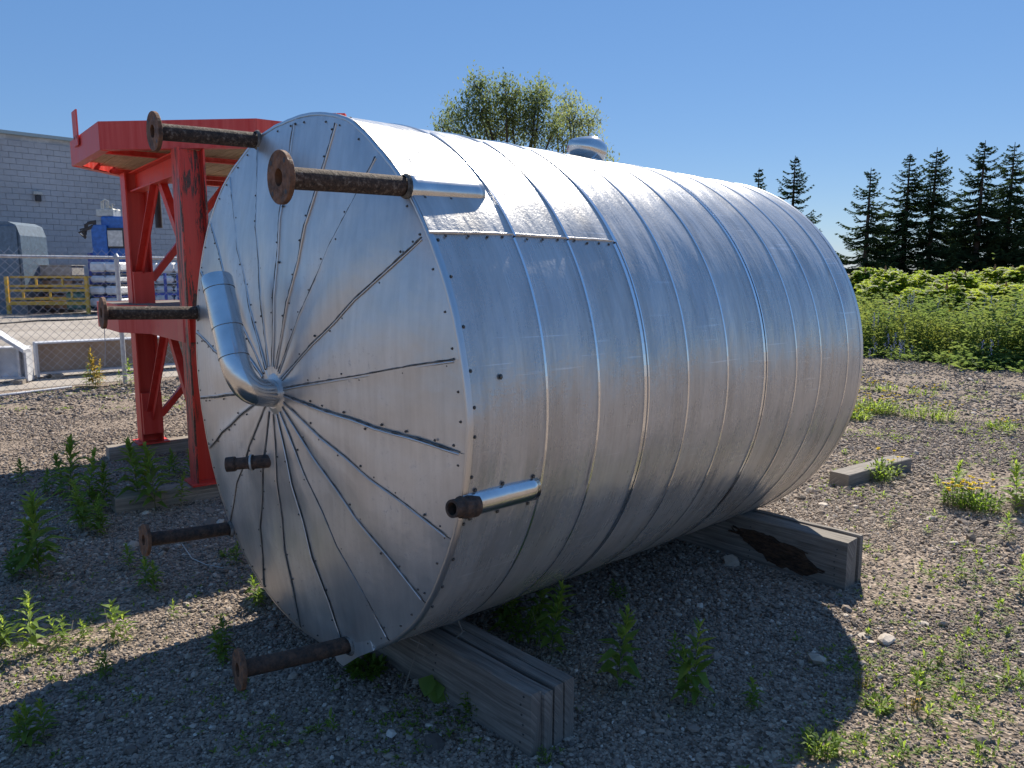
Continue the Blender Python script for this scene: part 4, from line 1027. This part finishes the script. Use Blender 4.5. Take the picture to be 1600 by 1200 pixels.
R_(750, 1115, 30, 'leafy plant growing against the side of the front timber', n=22, h=.9)
R_(355, 868, 14, 'tiny bright plant at the narrow sunlit patch by the tank', n=8, mt='weed')
R_(1365, 645, 42, 'dense bright green cushion with yellow flowers beside the tank', n=90, flowers=40, h=.3)
R_(1335, 655, 26, 'green cushion half hidden by the tank edge', n=50, flowers=10, h=.3)
R_(1452, 655, 46, 'loose straggling plant with pale yellow flowers right of the cushion', n=46, flowers=16, h=.3)
R_(1375, 612, 30, 'far yellow flowered plant behind the cushion', n=18, flowers=20, h=.25)
R_(1440, 618, 26, 'far yellow flowered plant right of the other far one', n=14, flowers=14, h=.25)
R_(1565, 672, 24, 'yellow flowered tuft near the right edge on far gravel', n=16, flowers=8)
R_(1503, 792, 34, 'clump with strong yellow flowers in front of the thin weed', n=26, flowers=34, h=.5)
R_(1375, 752, 26, 'green tuft growing against the short timber offcut', n=22, flowers=3, h=.8)
R_(1395, 745, 16, 'yellow flowered tuft at the right end of the short offcut', n=8, flowers=5, h=.7)
R_(1535, 800, 26, 'pale tangle of stems between the flower clump and the cut timber', n=18, flowers=3, h=.8)
R_(1372, 1105, 26, 'low leafy patch at the lower edge of the tank shadow', n=14)
R_(1348, 1075, 14, 'reddish yellow sprout at the lower right of the tank shadow', n=6, mt='yleaf', h=1.2)
R_(1425, 1110, 14, 'orange yellow sprout on sunlit gravel at lower right', n=6, mt='yleaf', h=1.3)
R_(850, 1188, 14, 'small plant at the foot of the front timber end', n=8, h=.9)
R_(1280, 1178, 30, 'low weeds at the bottom edge of the view in the sun', n=20, h=.7)
# scattered small sprouts: alike individuals
rr = random.Random(77); protoS = []
for k in range(5):
    fo = MB(); rq = random.Random(300+k)
    for i in range(rq.randint(8, 15)):
        a = rq.uniform(0,6.28); el = rq.uniform(.2,1.3); L = rq.uniform(.5,1.0)
        leaf_geo(fo, V(rq.uniform(-.15,.15),rq.uniform(-.15,.15),rq.uniform(0,.45)), V(math.cos(a)*math.cos(el),math.sin(a)*math.cos(el),math.sin(el)), V(0,0,1), L*.7, L*.17, .2)
    protoS.append(fo.mesh('sprout', M['weed' if k < 4 else 'yleaf'], fix=False))
spots = []
for k in range(118):
    if k < 92: x = rr.uniform(1300, 1600); y = rr.uniform(700, 1195)
    elif k < 106: x = rr.uniform(1345, 1600); y = rr.uniform(580, 700)
    else: x = rr.uniform(340, 800); y = rr.uniform(1060, 1190)
    if x < 1345 and 780 < y < 1100: continue
    spots.append((x, y))
for x, y in spots:
    g = gnd(x, y); o = bpy.data.objects.new('sprout', rr.choice(protoS[:4] if rr.random() < .88 else protoS)); col.objects.link(o)
    s_ = rr.uniform(.03,.085)*(1 if y > 700 else 1.3); o.location = g; o.scale = (s_, s_, s_*rr.uniform(.7,1.4)); o.rotation_euler = (0,0,rr.uniform(0,6.28))
    sunny = x > 1250
    if not sunny: lb_ = ('tiny green sprout in the shaded gravel below the tank face', 'tiny sprouts in the shaded gravel')
    elif y < 700: lb_ = ('tiny sprout on the far sunlit gravel beyond the short timber offcut', 'tiny sprouts on the far gravel')
    elif y < 860 and x < 1460: lb_ = ('tiny sprout between the short offcut and the far support timber', 'tiny sprouts by the offcut')
    elif y < 860: lb_ = ('tiny sprout on sunlit gravel round the yellow flower clump', 'tiny sprouts round the yellow flowers')
    elif y < 1020 and x < 1460: lb_ = ('tiny sprout on the gravel strip above the largest pale rock', 'tiny sprouts above the pale rock')
    elif y < 1020: lb_ = ('tiny sprout on gravel at the right edge, level with the pale rock', 'tiny sprouts at the right edge')
    elif x < 1460: lb_ = ('tiny sprout on sunlit gravel below the largest pale rock', 'tiny sprouts below the pale rock')
    else: lb_ = ('tiny sprout on sunlit gravel in the lower right corner', 'tiny sprouts in the lower right corner')
    tag(o, lb_[0], 'sprout', lb_[1])
def litter():
    rng = random.Random(41); g_ = MB(); d_ = MB()
    cl = [(rng.uniform(1290,1640), rng.uniform(690,1215)) for _ in range(60)] + [(rng.uniform(1345,1640), rng.uniform(585,700)) for _ in range(34)] + [(rng.uniform(-20,800), rng.uniform(880,1200)) for _ in range(26)] + [(rng.uniform(-20,200), rng.uniform(935,1060)) for _ in range(14)] + [(rng.uniform(-20,300), rng.uniform(603,640)) for _ in range(26)]
    for (x, y) in cl:
        g = gnd(x, y); rad = rng.uniform(.05,.22); dens = rng.randint(8, 46)
        if x > 0 and y < 1000 and 320 < x < 1290: continue
        for _ in range(dens):
            p = g + V(rng.gauss(0,rad), rng.gauss(0,rad), .004); a = rng.uniform(0,6.28); el = rng.uniform(.1,1.3); L = rng.uniform(.008,.028)
            for k in range(3): leaf_geo(g_, p, V(math.cos(a+k*2.1)*math.cos(el), math.sin(a+k*2.1)*math.cos(el), math.sin(el)), V(0,0,1), L, L*.35, .15)
        for _ in range(dens//5):
            p = g + V(rng.gauss(0,rad*1.3), rng.gauss(0,rad*1.3), .012); a = rng.uniform(0,6.28); L = rng.uniform(.02,.10)
            d_.path([p, p+V(math.cos(a)*L, math.sin(a)*L, rng.uniform(0,.3)*L)], .0010, 3, False)
    tag(g_.build('ground_cover', M['weed'], fix=False), 'low creeping green ground cover in ragged patches on the gravel', 'ground cover', kind='stuff')
    tag(d_.build('dry_litter', M['twig'], fix=False), 'dry grass stalks and litter strewn over the gravel', 'litter', kind='stuff')
litter()
# climbing dead brambles with a heart leaf beside the front timber
e = empty('bramble', gnd(690,1085), 'dry leafless bramble twigs over the front timber under the tank', 'bramble'); m = MB()
base = gnd(690,1085)
def P3(x, y, k): 
    g = gnd(690,1085); return at_depth(x, y, g.y+k)
for seq in ([(690,1092,.0),(700,1060,.02),(716,1024,.03),(722,985,.05)], [(632,1075,0),(650,1020,.02),(655,1000,.03)], [(640,1075,0),(690,1050,0),(740,1005,.02)], [(655,1030,0),(700,1008,.02),(726,985,.04)], [(700,1040,0),(665,1010,.0),(640,998,.0)], [(722,985,.05),(712,960,.05)], [(698,1012,.0),(697,1030,-.01)]):
    m.path([P3(*s) for s in seq], .0022, 4)
m.build('twigs', M['twig'], e)
m = MB(); c = P3(676,1066,-.02)
for a in range(3): leaf_geo(m, c+V(.01*a,0,.03-.02*a), V(.3*a-.3,-.6,-.7), V(0,0,1), .075, .075, .1)
leaf_geo(m, P3(698,1078,-.03), V(.5,-.5,-.5), V(0,0,1), .05, .05, .1); m.build('leaf', M['weed'], e)
m = MB(); q0 = gnd(285,862); m.path([gnd(285,858)+V(0,0,.03), gnd(300,875)+V(0,0,.01), gnd(322,884)+V(0,0,.006), gnd(350,889)+V(0,0,.006)], .0025, 5)
tag(m.build('wire_piece', M['tin'], origin=q0), 'thin pale wire lying on shaded gravel by the low rusty pipe', 'wire')
m = MB(); q0 = gnd(1435,730); m.path([gnd(1432,728)+V(0,0,.012), gnd(1465,752)+V(0,0,.012)], .005, 5); tag(m.build('dry_stick', M['twig'], origin=q0), 'pale dry stick lying right of the short timber offcut', 'stick')
# rocks
def rock(px, py, wpx, hpx, label, seed, flat=.5, yaw=0):
    g = gnd(px, py); s_ = wpx/2*g.y/F; bm = bmesh.new(); bmesh.ops.create_icosphere(bm, subdivisions=2, radius=1); rq = random.Random(seed)
    offs = [V(rq.uniform(-1,1),rq.uniform(-1,1),rq.uniform(-1,1)).normalized() for _ in range(9)]
    for v in bm.verts:
        for o_ in offs:
            d = v.co.dot(o_)
            if d > .62: v.co -= o_*(d-.62)*.9
        v.co = V(v.co.x*s_, v.co.y*s_*.75, v.co.z*s_*flat)
    me = bpy.data.meshes.new('rock'); bm.to_mesh(me); bm.free(); me.materials.append(M['rock'])
    o = bpy.data.objects.new('rock', me); col.objects.link(o); o.location = g+V(0,0,s_*flat*.45); o.rotation_euler = (.1,0,yaw); tag(o, label, 'rock')
rock(1383,1004,42,28,'largest pale beige rock on sunlit gravel beside the tank shadow',1,.45,.3)
rock(1350,994,30,12,'thin flat pale stone touching the largest pale rock',2,.2)
rock(1442,975,24,12,'flat pale stone above and right of the largest pale rock',3,.3,-.4)
rock(672,1137,20,14,'pale angular stone in shade left of the front timber',4,.6)
rock(1455,812,18,12,'dark grey stone in front of the yellow flower clump',5,.6)
rock(1265,768,16,9,'pale stone near the far bottom rim of the tank',6,.6)
rock(1285,790,18,8,'flat stone just past the far support timber',7,.4)
rock(1541,885,12,8,'small pale stone on gravel near the right edge',8,.6)

# ------------------------------------------------------------------ meadow, sumac and trees
def meadow():
    rng = np.random.default_rng(9)
    a = gnd(1340,556); b = gnd(1600,577); d = (b-a).normalized(); nrm = V(-d.y, d.x, 0)
    if nrm.y < 0: nrm = -nrm
    vs_, fs = [], []; fl, ff = [], []; li, lf = [], []
    def blade(x, y, h, wd, ang, lean, vv, fc):
        dx, dy = math.cos(ang)*wd/2, math.sin(ang)*wd/2; lx, ly = math.cos(lean)*h*.25, math.sin(lean)*h*.25; i = len(vv)
        vv.extend([(x-dx,y-dy,0),(x+dx,y+dy,0),(x+lx*.4+dx*.8,y+ly*.4+dy*.8,h*.55),(x+lx*.4-dx*.8,y+ly*.4-dy*.8,h*.55),(x+lx,y+ly,h)])
        fc.extend([(i,i+1,i+2,i+3),(i+3,i+2,i+4)])
    n = 62000
    for k in range(n):
        u = rng.uniform(-16, 16); v = abs(rng.normal(0, 1))**1.2*2.6 if k % 3 else rng.uniform(0, 9)
        if v > 10: continue
        if k % 14 == 0: v = -abs(rng.normal(0, .28))
        p = a + d*u + nrm*(v + .25*math.sin(u*2.1)+.15*math.sin(u*5.3))
        px = 800+F*p.x/p.y
        if px < 1150 or px > 1760: continue
        hm = .50 + .30*min(1, v/1.2) + .30*math.exp(-((px-1620)/120)**2) + .12*math.sin(u*1.7+v) + .1*math.sin(u*4.1)
        if v < .25: hm *= .45 if v > 0 else .28
        if rng.random() < .012 and v > .2: hm *= 1.55
        h = hm*rng.uniform(.45, 1.18); x, y = p.x, p.y
        if rng.random() < .30: blade(x, y, h, rng.uniform(.006,.014), rng.uniform(0,3.1), rng.uniform(0,6.28), vs_, fs)
        else:       # leafy stalk: several small leaves
            for j in range(5):
                zz = h*(.25+.18*j+rng.uniform(-.05,.05)); an = rng.uniform(0,6.28); L = rng.uniform(.05,.13)*(1.2 if px > 1500 else 1); i = len(vs_); c, s2 = math.cos(an), math.sin(an); wv = L*.22
                vs_.extend([(x,y,zz),(x+c*L*.5-s2*wv,y+s2*L*.5+c*wv,zz+L*.35),(x+c*L,y+s2*L,zz+L*.2),(x+c*L*.5+s2*wv,y+s2*L*.5-c*wv,zz+L*.3)]); fs.append((i,i+1,i+2,i+3))
        if rng.random() < .010: 
            for j in range(6):
                cx, cy, cz = x+rng.normal(0,.02), y+rng.normal(0,.02), h+rng.normal(0,.03); i = len(fl); fl.extend([(cx,cy,cz),(cx+.02,cy,cz+.01),(cx+.01,cy,cz+.025)]); ff.append((i,i+1,i+2))
        if (1360 < px < 1430 and v < 1.4 and rng.random() < .06) or rng.random() < .003:
            for j in range(16):
                cx, cy, cz = x+rng.normal(0,.012), y+rng.normal(0,.012), h+.12-j*.016; i = len(li); li.extend([(cx-.01,cy,cz),(cx+.012,cy,cz),(cx,cy,cz+.024)]); lf.append((i,i+1,i+2))
    for nm, v_, f_, mt_, lb in (('meadow', vs_, fs, 'lush', 'tall green meadow growth along the far edge of the gravel'), ('yellow_blooms', fl, ff, 'flower', 'scattered yellow blooms in the tall meadow'), ('lilac_blooms', li, lf, 'lilac', 'pale lilac flower spikes at the meadow front beside the tank')):
        m = MB(); m.v = v_; m.f = f_; m.sm = [False]*len(f_); tag(m.build(nm, M[mt_], fix=False), lb, 'meadow' if nm == 'meadow' else 'flowers', kind='stuff')
meadow()
def sumac(px, ytop, Y, wpx, label, seed, n=260):
    rr = random.Random(seed); x = (px-800)/F*Y; H = at_depth(px, ytop, Y).z; wd = wpx/2*Y/F
    e = empty('sumac_bush', (x, Y, 0), label, 'bush'); lobes = [(rr.uniform(-.8,.8)*wd, rr.uniform(-.6,.4)*wd, rr.uniform(.72,1.0)*H, rr.uniform(.28,.48)*wd) for _ in range(7)]; st_ = MB(); fo = MB(); cn = MB()
    for i in range(n):
        lx, ly, lz, lr = lobes[i % 7]; a = rr.uniform(0,6.28); el_ = math.asin(rr.uniform(-.15,1)); cx = lx+math.cos(a)*math.cos(el_)*lr; cy = ly+math.sin(a)*math.cos(el_)*lr
        rho = .5; z = lz - lr*.9*(1-math.sin(el_)) if rr.random() < .8 else rr.uniform(.2,.8)*lz; top = z
        b = V(x+cx, Y+cy, z)
        if i % 7 == 0: st_.path([V(x+cx*.3, Y+cy*.3, 0), V(x+cx*.8, Y+cy*.8, z*.6), b], [.02,.014,.006], 5, False)
        # compound frond(s)
        for q in range(3):
            a2 = rr.uniform(0,6.28); el = rr.uniform(-.1,1.0); L = rr.uniform(.14,.26)
            d = V(math.cos(a2)*math.cos(el), math.sin(a2)*math.cos(el), math.sin(el)); s_ = d.cross(V(0,0,1)).normalized()
            for t in range(6):
                f = .2+.8*t/5; p = b + d*L*f - V(0,0,1)*L*.35*f*f
                for sg in (-1,1):
                    q2 = s_*sg + d*.5 - V(0,0,.35); leaf_geo(fo, p, q2, V(0,0,1), .115*(1.1-.4*f), .050, .12)
        if z > .9*H and rr.random() < .12: cn.path([b+V(0,0,.02), b+V(0,0,.16)], [.035,.008], 6)
    st_.build('stems', M['bark'], e); fo.build('foliage', M['sumac'], e, fix=False)
    if cn.v: cn.build('flower_cones', M['orange'], e)
sm = [(1350,425,21,90,'leftmost sumac bush beside the tank edge'),(1395,419,19.5,120,'dense domed sumac bush below the lone spruce'),(1462,430,20,100,'low sumac bush in the gap right of the domed bush'),
      (1520,428,21,110,'sumac bush under the tallest spruces'),(1590,419,19,100,'rightmost high sumac bush with orange cones'),(1452,452,16.5,90,'front sumac bush with orange tips in the meadow'),
      (1530,452,16.5,110,'front sumac bush rising from the meadow at right'),(1300,440,21,90,'sumac bush mostly hidden behind the tank'),(1630,440,17,90,'front sumac bush cut by the right edge')]
for i, (px, yt, Y, wpx, lb) in enumerate(sm): sumac(px, yt-4, Y, wpx, lb, 500+i, 260)
def spruce(px, ytop, Y, wpx, label, seed, zlow=.06, lean=0):
    rr = random.Random(seed); x = (px-800)/F*Y; H = at_depth(px, ytop, Y).z; wd = wpx/2*Y/F
    e = empty('spruce_tree', (x, Y, 0), label, 'tree')
    m = MB(); m.path([V(x,Y,0), V(x+lean*.5,Y,H*.5), V(x+lean,Y,H)], [.20,.12,.015], 8); m.build('trunk', M['bark'], e)
    fo = MB(); z = H*zlow + .3
    while z < H*.985:
        f = z/H; Rr = wd*((1-f)**.82)*1.7; nb = rr.randint(4, 6) if f < .85 else 4; 
        for b in range(nb):
            if rr.random() < .24: continue
            a = rr.uniform(0,6.28); L = Rr*rr.uniform(.55,1.18)+.12; dx, dy = math.cos(a), math.sin(a); c = V(x+lean*f, Y, z)
            rise = rr.uniform(-.05,.28) if f > .75 else rr.uniform(-.25,.05)
            seg = max(3, int(L/.16)); prev = c
            for s_ in range(1, seg+1):
                g = s_/seg; p = c + V(dx*L*g, dy*L*g, L*(rise*g - .40*g*(1-g)*1.2 + .18*g*g)); side = V(-dy, dx, 0)
                # branch axis
                fo.add([prev-V(0,0,.012), prev+V(0,0,.012), p+V(0,0,.008), p-V(0,0,.008)], [(0,1,2,3)])
                tl = (.34*L*(1-g*.75)+.10)
                for sg in (-1, 1):
                    for _ in range(2):
                        q = p.lerp(prev, rr.random()); tip = q + side*sg*tl*rr.uniform(.5,1) + V(dx,dy,0)*tl*.55 - V(0,0,rr.uniform(.02,.34)*tl*1.3)
                        wv = V(dx,dy,0)*.035; fo.add([q-wv, q+wv, q.lerp(tip,.6)+wv*1.2-V(0,0,.05), tip, q.lerp(tip,.6)-wv*1.2-V(0,0,.02)], [(0,1,2,3,4)])
                if rr.random() < .8:    # hanging twig
                    q = p; h_ = rr.uniform(.08,.28)*(1-f*.5); fo.add([q+V(dx,dy,0)*.05, q-V(dx,dy,0)*.05, q-V(0,0,h_)], [(0,1,2)])
                prev = p
        z += rr.uniform(.12,.27)*(1.2-.45*f)
    fo.build('crown', M['pine'], e, fix=False)
sp_ = [(1175,262,52,50,'twin tipped spruce top just showing over the tank'),(1229,243,48,80,'spruce rising behind the right shoulder of the tank'),(1345,262,46,84,'narrow lone spruce standing first to the right of the tank'),
       (1403,240,47,96,'spruce second right of the tank, next to the narrow lone one'),(1443,230,46,96,'spruce third right of the tank, paired with its neighbour'),(1515,219,45,120,'broadest and tallest spruce of the row'),
       (1560,222,46,110,'spruce just right of the tallest one'),(1602,250,45,100,'spruce cut by the right edge of the view'),(1478,335,50,80,'short spruce filling the gap left of the tallest one'),(1375,350,50,60,'low dark spruce behind the narrow lone one')]
for i, (px, yt, Y, wpx, lb) in enumerate(sp_): spruce(px, yt, Y, wpx, lb, 700+i)
def broadleaf(px, Y, label, blobs, seed, trunk_h):
    rr = random.Random(seed); x = (px-800)/F*Y; e = empty('willow_tree', (x, Y, 0), label, 'tree')
    tr = MB(); fo = MB(); base = V(x, Y, 0); fork = V(x, Y, trunk_h); tr.path([base, fork], [.38,.26], 10)
    for (bx, by, br, dens) in blobs:
        c = at_depth(bx, by, Y+rr.uniform(-2.0,2.0)); rad = br*Y/F
        midp = fork.lerp(c, .5)+V(rr.uniform(-.4,.4),0,-.3); limb = [fork, midp, c]; tr.path(limb, [.16,.09,.03], 6)
        for k in range(int(dens*1.15)):
            d = V(rr.gauss(0,1), rr.gauss(0,1), rr.gauss(0,1)).normalized()*rad*rr.uniform(.25,1.15)**.7; tip = c+d
            if rr.random() < .35: tr.path([c.lerp(tip,.1), tip], [.02,.006], 3, False)
            s0 = rr.random()
            for q in range(15):
                off = V(rr.gauss(0,.20), rr.gauss(0,.20), rr.gauss(0,.28)); a = rr.uniform(0,6.28); el = rr.uniform(-.5,1.3)
                L = rr.uniform(.13,.25); p = tip+off; dd_ = V(math.cos(a)*math.cos(el), math.sin(a)*math.cos(el), math.sin(el)); s_ = dd_.cross(V(0,0,1)).normalized()*L*.2
                fo.add([p, p+dd_*L*.5+s_, p+dd_*L, p+dd_*L*.5-s_], [(0,1,2,3)])
    tr.build('trunk', M['bark'], e); fo.build('crown', M['willow'], e, fix=False)
broadleaf(800, 38, 'large loose crowned willow rising behind the middle of the tank', [(748,140,20,44),(750,175,34,90),(718,185,26,40),(700,200,20,22),(790,150,26,60),(800,185,40,130),(838,160,26,60),(845,145,16,22),(835,200,36,90),(775,210,40,100),(722,215,30,50),(690,198,12,8),(864,205,22,26)], 5, 4.0)
broadleaf(890, 41, 'smaller willow crown right of the large one, beside the vent', [(888,165,18,30),(895,190,30,60),(920,190,16,22),(880,220,26,40),(915,215,24,30),(940,243,16,14),(870,190,14,12)], 6, 3.5)
e = None
W(150, 606, 545, 'yellow leaved weed growing through the fence beside the post', mt='yleaf', sub=4, spread=.22, nl=14)
W(205, 604, 560, 'pale green weeds behind the fence post', sub=4, spread=.15, nl=14)
W(135, 606, 570, 'green shrubby weed at the fence left of the yellow leaved one', sub=4, spread=.2, nl=14)
